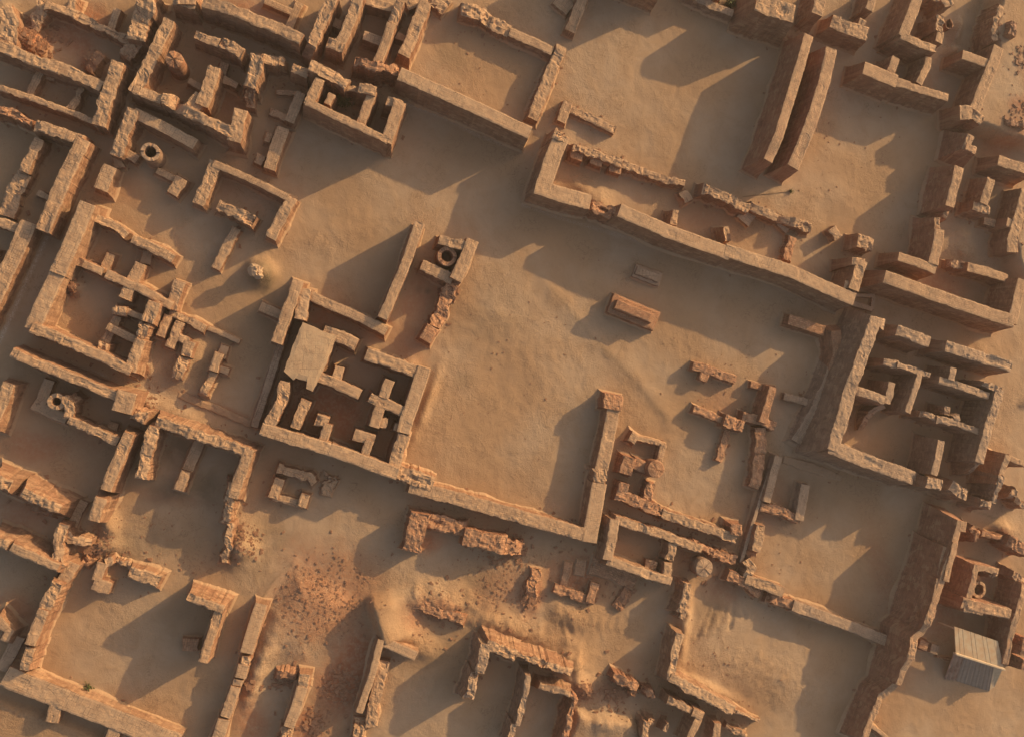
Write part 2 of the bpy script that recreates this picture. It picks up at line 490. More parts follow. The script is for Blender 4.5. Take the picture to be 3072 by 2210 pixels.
MAT['wall']   = wall_mat('mud_brick', (.235, .120, .074), (.31, .180, .112), (.435, .295, .190), (.405, .268, .170))
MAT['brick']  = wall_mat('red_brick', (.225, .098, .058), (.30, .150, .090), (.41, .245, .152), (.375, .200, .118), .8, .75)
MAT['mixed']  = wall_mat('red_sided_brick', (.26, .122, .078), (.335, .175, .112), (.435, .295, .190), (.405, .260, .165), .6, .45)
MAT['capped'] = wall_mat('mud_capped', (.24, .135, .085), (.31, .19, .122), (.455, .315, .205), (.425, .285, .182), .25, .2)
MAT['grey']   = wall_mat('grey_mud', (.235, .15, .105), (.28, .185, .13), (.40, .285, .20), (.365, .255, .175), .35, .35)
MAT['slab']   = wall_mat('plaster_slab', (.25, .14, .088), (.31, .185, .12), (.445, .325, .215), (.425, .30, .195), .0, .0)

def ground_mat():
    b = NB('sandy_ground')
    at = b.n('ShaderNodeVertexColor', layer_name='tint'); sp = b.n('ShaderNodeSeparateColor'); b.l(at.outputs['Color'], sp.inputs[0])
    n0 = b.noise(.11, 3, .5); n1 = b.noise(.5, 5, .6, dist=.6); n2 = b.noise(2.2, 6, .65, dist=.4); n3 = b.noise(11, 5, .7); n4 = b.noise(34, 3, .7)
    col = b.mix(b.ramp(n0, .38, .62), (.425, .298, .195), (.39, .246, .142))
    col = b.mix(b.ramp(n1, .40, .72, 0, .55), col, (.365, .232, .136))
    col = b.mix(b.ramp(n2, .56, .76, 0, .4), col, (.31, .195, .115))
    col = b.mix(b.ramp(n2, .26, .44, .35, 0), col, (.45, .315, .20))
    col = b.mix(b.ramp(n3, .63, .76, 0, .45), col, (.20, .125, .075))
    gr = b.math('MULTIPLY', at.outputs['Alpha'], b.ramp(b.noise(5.5, 4, .7), .48, .62))
    col = b.mix(b.math('MULTIPLY', gr, .6), col, (.25, .15, .088))
    gr2 = b.math('MULTIPLY', at.outputs['Alpha'], b.ramp(b.noise(1.3, 4, .6, dist=.8), .42, .62))
    col = b.mix(b.math('MULTIPLY', gr2, .5), col, (.33, .19, .105))
    red = b.math('MULTIPLY', sp.outputs[0], b.ramp(n2, .25, .6, .35, 1))
    col = b.mix(red, col, (.34, .135, .068))
    rub = b.n('ShaderNodeTexVoronoi'); rub.inputs['Scale'].default_value = 5.5; b.l(b.pos().outputs['Position'], rub.inputs['Vector'])
    rs = b.n('ShaderNodeSeparateColor'); b.l(rub.outputs['Color'], rs.inputs[0])
    col = b.mix(b.math('MULTIPLY', b.math('MULTIPLY', sp.outputs[0], .5), b.ramp(rs.outputs[0], .55, .85)), col, (.42, .24, .15))
    salt = b.math('MULTIPLY', sp.outputs[1], b.ramp(n3, .42, .6))
    col = b.mix(salt, col, (.60, .52, .45))
    drk = b.math('MULTIPLY', sp.outputs[2], b.ramp(n1, .3, .6, .4, 1))
    col = b.mix(drk, col, (.185, .135, .085))
    rid = b.math('ABSOLUTE', b.math('SUBTRACT', b.noise(.9, 5, .6, dist=1.4), .5))
    crease = b.math('MULTIPLY', b.ramp(rid, .018, .0), b.ramp(b.noise(.22, 3, .6), .46, .66))
    col = b.mix(b.math('MULTIPLY', crease, .7), col, (.21, .135, .082))
    b.l(col, b.b.inputs['Base Color'])
    lumpy = b.math('ADD', b.ramp(b.noise(.16, 3, .6), .38, .66, .25, 1.0), b.math('MULTIPLY', at.outputs['Alpha'], 1.6))
    nb = b.bump(crease, -.5, .12); nb = b.bump(n1, .18, .4, nb); nb = b.bump(b.math('MULTIPLY', n2, lumpy), .5, .15, nb); nb = b.bump(b.math('MULTIPLY', n3, lumpy), .6, .06, nb); nb = b.bump(n4, .25, .02, nb)
    b.l(nb, b.b.inputs['Normal'])
    return b.m
MAT['ground'] = ground_mat()

def plain(name, a, c, scale=3., rough=.8, stretch=None):
    b = NB(name); n = b.noise(scale, 4, .6, stretch=stretch)
    b.l(b.mix(b.ramp(n, .35, .65), a, c), b.b.inputs['Base Color']); b.b.inputs['Roughness'].default_value = rough
    b.l(b.bump(n, .3, .03), b.b.inputs['Normal'])
    return b.m
MAT['rubble'] = plain('broken_brick', (.34, .19, .115), (.26, .135, .08), 6)
MAT['stone'] = plain('pale_clod', (.46, .33, .22), (.38, .26, .17), 6)
MAT['roof'] = plain('weathered_planks', (.50, .40, .28), (.47, .32, .20), 1.3, .8)
MAT['plank'] = plain('pale_edge_board', (.58, .45, .31), (.52, .39, .26), 2)
MAT['sheet'] = plain('grey_sheet', (.25, .195, .155), (.31, .24, .19), 1.5, .6)
MAT['cloth'] = plain('brown_curtain', (.30, .19, .14), (.42, .30, .23), 1.4, .9)
MAT['leaf'] = plain('dry_green_leaf', (.065, .085, .022), (.10, .11, .035), 8, .7)
MAT['twig'] = plain('dry_twig', (.17, .12, .075), (.22, .16, .10), 8, .9)
# ------------------------------------------------------------------ survey of the ruins
O, I_, PR = 'outer_wall', 'inner_wall', 'pier'

# --- top left -------------------------------------------------------
thing('house_ruin', 'ruined brick house with collapsed rubble filled rooms in the top left corner', 'house ruin', [
 (O, 'A', [(-40,300),(270,425),(480,490),(690,590)], 85, 1.9, .6),
 (O, 'A', [(1010,-60),(985,60),(950,150),(925,270)], 115, [2.6,2.5,2.0,2.4], .9),
 (O, 'A', [(925,280),(850,400)], 90, [1.5,1.0], 1),
 (O, 'A', [(805,420),(745,600),(665,850)], 88, [2.2,2.1,2.1], .6),
 (I_, 'A', [(310,30),(480,90),(660,170),(880,280)], 58, [1.5,1.4,1.3,1.2], .7),
 (I_, 'A', [(500,-30),(475,70)], 55, 1.4, .6),
 (I_, 'A', [(800,60),(745,215)], 50, 1.0, .4),
 (I_, 'A', [(285,0),(265,90),(225,200)], 70, [1.4,1.2,.8], 1),
 (O, 'A', [(20,40),(60,140),(40,300)], 110, [1.9,1.8,1.8], .8),
 (I_, 'A', [(690,360),(600,480)], 60, [1.1,1.0], 1, 'rubble'),
 (O, 'A', [(-40,585),(180,655),(430,745),(560,790),(670,850)], 44, [1.5,1.5,1.5,1.5,1.7], .5),
 (I_, 'A', [(275,480),(200,650)], 50, .9, .4),
 (I_, 'A', [(555,590),(535,640),(480,740)], 40, [.7,.8,1.2], .8),
 (I_, 'A', [(300,500),(375,530)], 60, .5, .6)])

thing('house_ruin', 'ruined house on the left edge with a long low ledge inside its dusty room', 'house ruin', [
 (O, 'A', [(-40,735),(110,790),(215,835)], 55, [1.8,1.8,1.7], 1, 'brick'),
 (O, 'A', [(235,850),(400,900),(560,960)], 78, 2.0, .6),
 (O, 'A', [(570,950),(420,1260),(290,1570)], 96, 2.1, .4),
 (I_, 'A', [(265,945),(215,1060),(165,1170)], 66, 1.4, .6),
 (I_, 'A', [(170,1180),(100,1300),(40,1470)], 105, [.9,.9,.7], .7),
 (I_, 'A', [(255,1305),(335,1345)], 45, .7, .5),
 (O, 'A', [(-40,1500),(90,1540),(200,1585)], 70, 1.3, .5),
 (I_, 'D', [(-40,60),(-60,140)], 70, .7, .5)])

thing('wall_ruin', 'broad street wall on the left edge with sunlit right face and cracked upper end', 'wall', [
 (O, 'A', [(195,1510),(120,1690),(0,1940),(-120,2200)], 105, 1.6, .4)])

# --- pillar house ---------------------------------------------------
thing('house_ruin', 'square brick house ruin with a round shaft standing in its left room', 'house ruin', [
 (O, 'A', [(1155,135),(1060,340),(910,630)], 80, [2.3,2.3,2.4], .5),
 (O, 'A', [(905,605),(1100,680)], 66, [2.5,2.3], .4),
 (O, 'A', [(1100,670),(1190,700)], 85, [2.6,2.4], 1),
 (O, 'A', [(1195,735),(1270,755),(1420,825),(1610,915)], 72, [1.7,2.5,2.7,2.8], .6),
 (O, 'A', [(1640,745),(1590,960)], 88, 2.8, .5),
 (O, 'A', [(1755,370),(1735,480),(1700,590)], 85, [2.7,2.6,2.5], .7),
 (O, 'A', [(1705,600),(1690,720)], 60, [2.0,1.5], 1),
 (I_, 'A', [(1460,455),(1410,620),(1370,720)], 88, 2.2, .5),
 (I_, 'A', [(1375,650),(1280,770)], 105, 2.1, .5),
 (O, 'A', [(1325,228),(1490,295)], 62, 2.2, .6),
 (O, 'A', [(1500,285),(1650,360)], 80, 2.3, .9),
 (O, 'A', [(1760,380),(1840,410),(1935,420)], 64, [2.6,2.2,2.0], 1),
 (O, 'A', [(1990,455),(2095,500)], 62, 2.2, .8),
 (I_, 'A', [(1285,548),(1370,595)], 44, .9, .4),
 (I_, 'A', [(1515,535),(1610,590)], 48, .9, .5),
 (I_, 'A', [(1530,430),(1500,530)], 60, .5, .4)])
o, c = ring_wall('well_shaft', 'A', 1185, 405, 58, 0, 2.7, MAT['brick'], None, 1.0, .04)
rebase(o, (c[0], c[1], 0)); tag(o, 'solid round brick shaft with broken top standing in the square house', 'well shaft')

thing('house_ruin', 'tall roofless house along the top edge with long street wall in deep shade', 'house ruin', [
 (O, 'A', [(1380,5),(1560,60),(1700,115),(1900,195),(2050,270)], 84, [2.6,2.8,2.8,2.8,2.9], .5),
 (O, 'A', [(2270,-40),(2180,160),(2120,310),(2085,400)], 72, [2.8,2.8,2.7,1.6], .6),
 (O, 'A', [(2020,240),(2080,330)], 60, [2.6,1.6], 1),
 (I_, 'A', [(1800,5),(1990,85)], 48, .7, .3),
 (I_, 'A', [(2040,20),(1965,190)], 55, .7, .3),
 (O, 'A', [(1255,-90),(1265,30)], 125, 2.6, .5),
 (O, 'A', [(1180,0),(1330,40)], 60, 2.4, .5)])

# --- well house -----------------------------------------------------
thing('house_ruin', 'small house ruin around a brick well with a rounded shaded back wall', 'house ruin', [
 (O, 'A', [(905,745),(850,890),(785,1060)], 80, [1.9,1.8,1.7], .6),
 (O, 'A', [(905,765),(1120,870),(1330,985)], 76, 1.7, .25, 'capped'),
 (I_, 'A', [(850,1030),(935,1085)], 62, 1.0, .3),
 (O, 'A', [(795,1050),(810,1140)], 62, [.9,.5], .8),
 (O, 'A', [(750,1130),(680,1290)], 92, 1.5, .3, 'capped')])
o, c = ring_wall('well', 'A', 1022, 1035, 64, 38, 2.2, MAT['grey'], None, .75, .03)
rebase(o, (c[0], c[1], 0)); tag(o, 'smooth round well ring in the small house with a rounded shaded back wall', 'well')
thing('wall_ruin', 'low bent wall with a thick sunlit end near the smooth well ring', 'wall', [
 ('wall', 'A', [(1065,1160),(1200,1225)], 42, .6, .4),
 ('wall', 'A', [(1240,1215),(1170,1320)], 78, .9, .4)])
thing('wall_ruin', 'three sided room of thin walls with open front facing the mound', 'wall', [
 (O, 'A', [(1470,1100),(1420,1230),(1345,1390)], 76, 1.4, .5),
 (O, 'A', [(1450,1110),(1700,1215),(1960,1345)], 50, 1.5, .3),
 (O, 'A', [(1990,1345),(1840,1620)], 72, 1.5, .5)])
thing('wall_ruin', 'thick leaning brick slab of wall with a low tail inside the three sided room', 'wall', [
 ('wall', 'A', [(1480,1395),(1600,1445),(1730,1510)], 76, [1.4,1.6,1.7], .9),
 ('wall', 'D', [(1610,-80),(1560,10),(1462,195)], 60, .8, .4)])
thing('wall_ruin', 'straight shaded brick wall piece with two little blocks at its left side', 'wall', [
 ('wall', 'A', [(1925,870),(1830,1150)], 80, 1.3, .3),
 ('block', 'A', [(1832,905),(1815,965)], 42, .8, .6),
 ('block', 'A', [(1785,1060),(1755,1115)], 60, .8, .8)])
thing('wall_ruin', 'low shaded brick remains beside the tall four room building', 'wall', [
 ('wall', 'A', [(2050,630),(1965,830)], 66, 1.2, .3),
 ('wall', 'A', [(1835,760),(1950,805)], 48, .6, .6),
 ('wall', 'A', [(1880,625),(2050,640)], 34, .5, .6)])

# --- four room building, walled courtyard ---------------------------
thing('house_ruin', 'tall compact brick building of four deep rooms with a plant inside', 'house ruin', [
 (O, 'A', [(2175,535),(2095,715)], 66, 3.0, .4),
 (O, 'A', [(2085,690),(2300,795),(2440,860),(2640,960)], 54, 3.0, .35),
 (O, 'B', [(455,690),(360,970)], 80, [3.0,3.0], .35),
 (O, 'A', [(2105,450),(2290,525),(2360,580)], 74, [3.0,2.9,2.7], .7),
 (O, 'B', [(175,595),(290,625)], 66, 2.8, .6),
 (O, 'B', [(365,680),(470,715)], 60, 2.8, .5),
 (I_, 'B', [(268,620),(185,845)], 58, 2.7, .3),
 (I_, 'A', [(2260,640),(2225,710)], 46, 2.5, .4),
 (I_, 'B', [(75,600),(170,610)], 40, 2.0, .7)])

thing('enclosure_wall', 'long walls of the sandy upper courtyard with tall red front and crumbled left end', 'courtyard wall', [
 (O, 'B', [(150,410),(280,445),(440,485)], 70, [2.5,2.7,2.3], 1, 'brick'),
 (O, 'B', [(450,500),(900,700),(1340,905)], 92, 2.9, .2, 'capped'),
 (O, 'B', [(1555,315),(1460,540),(1355,810)], 74, [1.1,1.1,1.2], .5),
 (O, 'B', [(870,60),(1000,90),(1065,135)], 100, [1.3,1.2,.9], 1),
 (O, 'B', [(1050,140),(1200,215)], 85, [.8,.9], .9),
 (O, 'B', [(1200,215),(1390,300),(1490,350)], 62, 1.0, .3, 'capped'),
 (O, 'B', [(628,10),(560,190),(478,380)], 82, [1.9,1.9,1.9], .4)])

thing('house_ruin', 'narrow deep rooms with tall cross walls against the left end of the sandy upper courtyard', 'house ruin', [
 (O, 'B', [(180,-40),(110,160),(40,310)], 72, 2.6, .35),
 (O, 'B', [(-40,285),(70,330)], 72, 2.6, .6),
 (O, 'A', [(2260,290),(2300,320)], 80, 2.6, .5),
 (O, 'B', [(455,10),(400,160)], 62, [2.5,2.2], .7),
 (O, 'B', [(400,160),(355,290),(300,430)], 62, [2.4,2.3,2.3], .3),
 (I_, 'B', [(205,240),(350,290)], 66, 1.6, .2),
 (I_, 'B', [(200,-5),(430,60)], 60, 1.6, .4),
 (I_, 'B', [(430,240),(500,275)], 50, 1.0, .4),
 (O, 'B', [(500,40),(640,0)], 60, .9, .6),
 (I_, 'B', [(45,140),(20,190)], 60, 1.2, .7)])
thing('wall_ruin', 'crumbled brick heap on the top edge above the sandy upper courtyard', 'wall', [
 ('wall', 'B', [(690,-10),(770,60)], 110, .7, .9)])
thing('wall_ruin', 'straight wall stub with low side ledge coming in from the top edge', 'wall', [
 ('wall', 'B', [(1725,-80),(1670,60),(1610,215)], 70, 1.1, .4),
 ('ledge', 'B', [(1520,-10),(1610,70)], 90, .5, .4)])
thing('wall_ruin', 'low L shaped wall lying on open sand beside the upper courtyard', 'wall', [
 ('wall', 'B', [(1600,695),(1550,830)], 66, .75, .4),
 ('wall', 'B', [(1590,730),(1740,800),(1915,890)], 54, .55, .5)])

# --- the long wall in the middle right -------------------------------
thing('house_ruin', 'long brick range with a high red front wall overlooking the central square', 'house ruin', [
 (O, 'B', [(1555,925),(1500,1060),(1425,1280)], 108, [2.7,2.7,2.7], .2, 'capped'),
 (O, 'B', [(1500,900),(1600,950)], 66, 2.7, .9),
 (O, 'B', [(1375,1265),(1560,1325),(1750,1375)], 104, [2.7,2.7,2.6], .3, 'capped'),
 (O, 'B', [(1945,1430),(2267,1570),(2700,1725)], 92, [2.8,2.9,2.9], .2, 'capped'),
 (O, 'F', [(400,70),(850,215),(1080,320),(1280,405)], 88, [2.9,3.0,3.0,3.1], .2, 'capped'),
 (O, 'B', [(1745,1395),(1850,1435),(1950,1455)], 76, [1.7,1.5,1.9], 1, .06, 'brick'),
 (O, 'B', [(1630,1000),(1800,1050),(1965,1115)], 58, 1.2, .8),
 (PR, 'B', [(1665,1020),(1645,1085)], 85, 1.0, .5, 'brick'),
 (PR, 'B', [(1795,1075),(1780,1125)], 84, .9, .5, 'brick'),
 (PR, 'B', [(1930,1110),(1915,1175)], 84, .9, .5, 'brick'),
 (O, 'B', [(1960,1115),(2110,1170),(2267,1225),(2390,1250)], 50, [.9,.8,.9,1.0], .7),
 (O, 'C', [(250,1285),(400,1340),(560,1415)], 66, [1.7,1.5,1.3], .9),
 (O, 'C', [(560,1400),(650,1435),(760,1480)], 60, [.8,1.2,1.3], .6),
 (O, 'C', [(760,1490),(870,1515),(985,1555)], 60, [.6,1.2,1.1], .8),
 (PR, 'C', [(115,1300),(150,1370)], 60, .7, .8),
 (PR, 'C', [(570,1440),(520,1510)], 100, .5, .4, 'grey'),
 (PR, 'C', [(830,1495),(780,1560)], 80, .5, .4, 'grey'),
 (I_, 'C', [(62,1430),(45,1530)], 46, 1.8, .5),
 (I_, 'C', [(405,1540),(418,1640)], 46, 1.8, .6),
 (I_, 'F', [(860,-20),(815,140)], 56, .7, .7, 'brick'),
 (O, 'C', [(1130,1550),(1170,1620)], 60, 1.0, .6)])
thing('tower_ruin', 'hollow square corner tower at the right end of the long red front wall', 'tower', [
 (O, 'F', [(1335,140),(1300,240),(1270,340)], 72, 3.1, .4),
 (O, 'F', [(1260,140),(1350,150)], 50, 3.0, .5),
 (O, 'F', [(1215,300),(1300,330)], 50, 3.0, .6)])
thing('wall_ruin', 'block of broken wall just above the hollow corner tower', 'wall', [
 ('wall', 'F', [(1300,0),(1410,30)], 78, 2.0, .8)])
thing('drain_pit', 'low rectangular brick pit beside the foot of the corner tower', 'pit', [
 ('curb', 'F', [(1270,375),(1415,378)], 22, .4, .2, 'grey'),
 ('curb', 'F', [(1410,380),(1398,468)], 24, .4, .2, 'grey'),
 ('curb', 'F', [(1265,430),(1400,470)], 26, .4, .2, 'grey')])
def tomb(label, t, cx, cy, ang, L, W, h, L2, W2, h2, m):
    a = math.radians(ang); d = (math.cos(a), math.sin(a)); n = (-d[1], d[0])
    def quad(dx, dy, l, w):
        x, y = cx+dx, cy+dy
        return [(x+s*d[0]*l/2+q*n[0]*w/2, y+s*d[1]*l/2+q*n[1]*w/2) for s, q in ((-1,-1),(1,-1),(1,1),(-1,1))]
    return thing('plinth', label, 'plinth', [
      ('base', t, quad(0, 0, L, W), 'slab', h, .05, m), ('upper_step', t, quad(4, -6, L2, W2), 'slab', h2, .04, m)])
tomb('small low stepped plinth of grey brick alone in the shade of the long wall', 'E', 2135, 238, 20, 190, 88, .35, 165, 56, .6, 'grey')
tomb('larger stepped brick plinth half in sunlight on the central square', 'E', 2045, 492, 22, 340, 135, .7, 270, 62, 1.35, 'brick')

thing('wall_ruin', 'planted low bed wall along the top edge left of the battered stump', 'wall', [
 ('wall', 'C', [(150,-40),(300,30),(450,95)], 50, 1.0, .5, .1, 'grey')])
thing('wall_ruin', 'high wall beyond the top edge shading the open sand left of the battered stump', 'wall', [
 ('wall', 'B', [(1700,-330),(2250,-80)], 80, 3.4, .3),
 ('wall', 'C', [(150,-200),(420,-100)], 80, 2.5, .4)])
# --- top right --------------------------------------------------------
thing('tower_ruin', 'massive battered brick stump at the top edge with broken pale top', 'tower', [
 (O, 'C', [(610,10),(740,55),(870,95)], 120, 3.5, .6, .2)])
thing('house_ruin', 'tall walls at the top edge between the battered stump and the rubble alley', 'house ruin', [
 (O, 'C', [(1060,-60),(1035,40),(1020,100)], 80, 2.8, .5),
 (O, 'C', [(1020,95),(940,200)], 55, [2.2,.6], 1),
 (O, 'C', [(1120,145),(1240,190),(1370,235)], 88, [2.0,2.3,2.3], .6, .1),
 (O, 'C', [(1310,155),(1350,175)], 70, 2.3, .5),
 (O, 'C', [(1420,-60),(1375,70)], 54, 2.2, .4)])
GW = 'pair of long parallel walls'
thing('wall_ruin', 'left and nearer of two long parallel tall walls beside the open sand', 'wall', [
 ('wall', 'C', [(968,238),(925,400),(840,680),(760,930),(688,1095)], 66, [3.2,3.3,3.4,3.4,3.3], .25, .12, 'mixed')], GW)
thing('wall_ruin', 'right hand one of two long parallel tall walls, slightly bowed', 'wall', [
 ('wall', 'C', [(1122,330),(1080,540),(1010,760),(930,980),(860,1140)], 80, [3.2,3.3,3.3,3.3,3.2], .25, .1, 'mixed')], GW)
thing('house_ruin', 'house ruin with long eroded front wall and two short walls behind it', 'house ruin', [
 (O, 'P', [(85,925),(300,1010),(540,1110)], 168, 2.6, .2, .14),
 (O, 'P', [(540,1110),(720,1170)], 110, 2.6, .3, .14),
 (O, 'P', [(725,1175),(960,1250),(1240,1330)], 96, 2.6, .4, .16),
 (I_, 'P', [(535,780),(460,980)], 112, 2.4, .4),
 (I_, 'P', [(975,780),(960,890),(840,1140)], 92, [2.4,2.4,2.5], .4)])
thing('house_ruin', 'tall house ruin in the top right with a round hollow and curved front wall', 'house ruin', [
 (O, 'P', [(840,-80),(760,150),(620,500)], 145, 2.9, .25, .1),
 (O, 'P', [(600,480),(720,540),(850,600),(1080,665)], 100, 2.9, .5, .1),
 (I_, 'P', [(1150,215),(1130,420)], 112, 2.7, .8),
 (I_, 'P', [(1150,420),(1110,585)], 100, 2.6, .5),
 (I_, 'P', [(1240,-40),(1275,70)], 130, 2.7, .9),
 (I_, 'P', [(1000,-30),(1240,40)], 60, 2.0, .6),
 (O, 'P', [(1430,745),(1620,810),(1800,880)], 112, 2.5, .2),
 (O, 'P', [(1985,60),(1900,270),(1850,430),(1890,560)], 80, 2.5, .9),
 (O, 'P', [(1930,640),(1840,900),(1720,1190),(1600,1500)], 150, 2.6, .3),
 (O, 'P', [(1395,1530),(1560,1540)], 170, 2.6, .5, .1),
 (O, 'P', [(1560,1540),(1700,1640)], 130, 2.6, .9)])
o, c = ring_wall('well', 'P', 1245, 330, 62, 44, .9, MAT['brick'], None, .75, .03)
rebase(o, (c[0], c[1], 0)); tag(o, 'dark round well mouth half hidden behind a wall in the top right house', 'well')
thing('brick_stack', 'pile of stacked bricks on the raised ground at the right edge', 'brick stack', [
 ('stack', 'P', [(2140,300),(2100,480)], 80, 3.0, 1, 'rubble')])
thing('brick_stack', 'row of upright bricks on the raised ground at the right edge', 'brick stack', [
 ('stack', 'Q', [(2060,10),(2300,70)], 70, 2.8, 1, 'rubble')])
thing('wall_ruin', 'isolated L shaped stump with a slanting broken left side near the right edge', 'wall', [
 ('wall', 'Q', [(1530,210),(1480,410)], 105, 2.4, .7, .35, 'mixed'),
 ('wall', 'Q', [(1470,360),(1620,420)], 95, 2.4, .6, .3, 'mixed')])
thing('wall_ruin', 'short thick wall running off the right edge above the inner court', 'wall', [
 ('wall', 'Q', [(1920,545),(2100,610),(2380,700)], 125, 2.6, .4, .12)])
thing('house_ruin', 'tall red walled house on the right edge with sunlit sandy inner rooms', 'house ruin', [
 (O, 'Q', [(1390,640),(1330,880),(1255,1180)], 130, [3.1,3.1,3.0], .4, .14, 'mixed'),
 (O, 'Q', [(1240,1200),(1180,1320)], 60, [2.2,2.0], 1, .2, 'mixed'),
 (O, 'Q', [(1095,1330),(1085,1480),(1130,1500)], 70, [2.7,2.7,2.7], .7, .14, 'mixed'),
 (O, 'Q', [(1120,1490),(1105,1660),(1040,1960)], 138, 2.9, .3, .14, 'mixed'),
 (O, 'R', [(555,225),(800,300),(1070,410)], 116, 2.8, .3, .08),
 (I_, 'Q', [(1820,800),(1780,950),(1730,1140)], 118, 2.2, .4, .1),
 (I_, 'Q', [(1590,1170),(1800,1230)], 110, 2.0, .8, .12),
 (I_, 'Q', [(1720,1370),(1880,1410),(2000,1440)], 90, [.8,.8,.6], .5),
 (O, 'Q', [(2300,960),(2230,1200),(2110,1640),(2110,1800)], 150, 2.2, .5),
 (O, 'Q', [(2040,1385),(2190,1440)], 110, 2.2, .3),
 (I_, 'R', [(1240,320),(1500,360)], 90, [1.0,1.5], 1, .1, 'mixed'),
 (I_, 'R', [(1500,365),(1760,430),(2040,530)], 112, 1.8, .3, .08),
 (O, 'R', [(2250,540),(2190,780),(2110,1130)], 138, 3.2, .3),
 (O, 'R', [(375,495),(900,690),(1500,900),(2140,1110)], 165, 3.2, .25, .1)])

# --- house at middle right -----------------------------------------
thing('house_ruin', 'large eroded mud brick house with a steep battered left wall and many inner walls', 'house ruin', [
 (O, 'F', [(1425,530),(1345,750),(1265,970),(1205,1190),(1130,1430)], 86, [3.4,3.4,3.5,3.5,3.5], .5, .3, 'grey'),
 (O, 'R', [(210,1100),(380,1150)], 130, 3.3, .6, .1, 'grey'),
 (O, 'F', [(1110,1400),(1270,1465),(1480,1545),(1680,1615)], 88, 3.4, .4, .12, 'grey'),
 (O, 'R', [(550,1220),(760,1300),(980,1390)], 140, 3.3, .6, .1, 'grey'),
 (O, 'R', [(1200,1440),(1500,1530),(2090,1720)], 140, 3.3, .5, .1, 'grey'),
 (O, 'S', [(1960,400),(1870,680),(1790,900),(1660,1390)], 125, 3.4, .5, .1, 'grey'),
 (O, 'S', [(1720,310),(1950,420)], 70, 3.2, 1, 'grey'),
 (O, 'S', [(1640,1380),(1520,1540)], 70, [2.8,1.8], 1, .2, 'grey'),
 (I_, 'S', [(370,15),(560,70)], 90, 3.0, .7, 'grey'),
 (I_, 'S', [(540,60),(800,140),(990,205)], 66, [3.1,3.1,3.1], .5, 'grey'),
 (I_, 'S', [(870,150),(790,400),(680,710)], 84, 3.1, .4, 'grey'),
 (I_, 'S', [(-30,405),(180,470),(380,545)], 112, 3.0, .5, 'grey'),
 (I_, 'S', [(475,300),(450,430),(410,590)], 100, 3.0, .5, 'grey'),
 (I_, 'S', [(360,610),(180,720),(120,800),(60,940)], 84, [2.3,1.6,1.2,.5], .7, 'grey'),
 (I_, 'S', [(1310,105),(1275,275)], 86, 3.1, .4, 'grey'),
 (I_, 'S', [(1125,270),(1400,350),(1800,490)], 92, 3.1, .4, 'grey'),
 (I_, 'S', [(890,715),(1100,800)], 70, 2.6, 1, 'grey'),
 (I_, 'S', [(1090,800),(1350,850),(1690,985)], 82, [2.8,2.9,3.0], .7, 'grey'),
 (I_, 'S', [(1240,630),(1220,740)], 80, 2.4, .8, 'grey'),
 (I_, 'S', [(1350,740),(1370,830)], 76, 2.8, .7, 'grey'),
 (I_, 'S', [(1150,1090),(1110,1290),(1040,1560)], 100, 3.2, .3, 'grey'),
 (O, 'T', [(960,20),(1170,80)], 125, 3.3, .8, .1, 'grey'),
 (O, 'T', [(1310,80),(1430,170),(1530,200)], 135, 3.2, 1, .1, 'grey'),
 (O, 'T', [(1700,300),(1830,350)], 90, 2.9, 1, .12, 'grey'),
 (O, 'T', [(1960,-60),(1900,150),(1860,330)], 80, [3.2,3.0,2.8], .8, 'grey'),
 (O, 'S', [(780,1580),(1000,1650)], 100, 1.8, .6, .2, 'grey')])
thing('wall_ruin', 'tall end wall sticking up at the right edge behind the eroded mud brick house', 'wall', [
 ('wall', 'S', [(2050,1285),(1990,1480),(1930,1700)], 90, 3.2, .4, .1),
 ('wall', 'S', [(2060,1320),(2300,1420)], 70, 2.6, .3)])
thing('wall_ruin', 'sloping bank of worn brick running down beside the steep battered left wall', 'wall', [
 ('wall', 'F', [(1155,620),(1165,760),(1130,900)], 70, 1.3, .4, .5, 'brick'),
 ('wall', 'F', [(1130,880),(1070,1020),(990,1200),(890,1370)], 76, [1.2,1.2,1.0,.6], .7, .5, 'grey')])
thing('wall_ruin', 'short low wall by the tail of the long front wall, half in sun', 'wall', [
 ('wall', 'F', [(830,540),(940,575),(1075,620)], 66, 1.1, .3, 'brick')])
thing('wall_ruin', 'little T shaped brick wall standing on sunlit sand of the central square', 'wall', [
 ('wall', 'F', [(180,852),(330,900),(470,952)], 55, .75, .6, 'brick'),
 ('wall', 'F', [(270,890),(245,955)], 62, .75, .5, 'brick')])
thing('wall_ruin', 'cross shaped cluster of red brick walls below the little T shaped wall', 'wall', [
 ('wall', 'F', [(572,985),(740,1018)], 40, .6, .4, 'brick'),
 ('wall', 'F', [(725,1000),(690,1120),(655,1240)], 54, 1.7, .3, .1, 'brick'),
 ('wall', 'F', [(520,1195),(640,1220),(740,1270)], 62, [1.1,1.3,1.1], .7, 'brick'),
 ('wall', 'F', [(640,1275),(640,1450)], 74, .9, .7, 'brick'),
 ('wall', 'F', [(632,1455),(610,1620),(590,1680)], 74, .8, .8, 'brick'),
 ('wall', 'F', [(185,1145),(290,1190),(390,1225)], 50, .7, .6, 'brick'),
 ('wall', 'F', [(395,1225),(525,1270)], 72, 1.2, .7, 'brick'),
 ('wall', 'F', [(415,1290),(385,1400),(350,1500)], 50, .45, .7, 'brick')])
thing('wall_ruin', 'low shaded wall butting against the sloping brick bank', 'wall', [
 ('wall', 'F', [(800,1060),(990,1110)], 44, .6, .5, 'grey')])

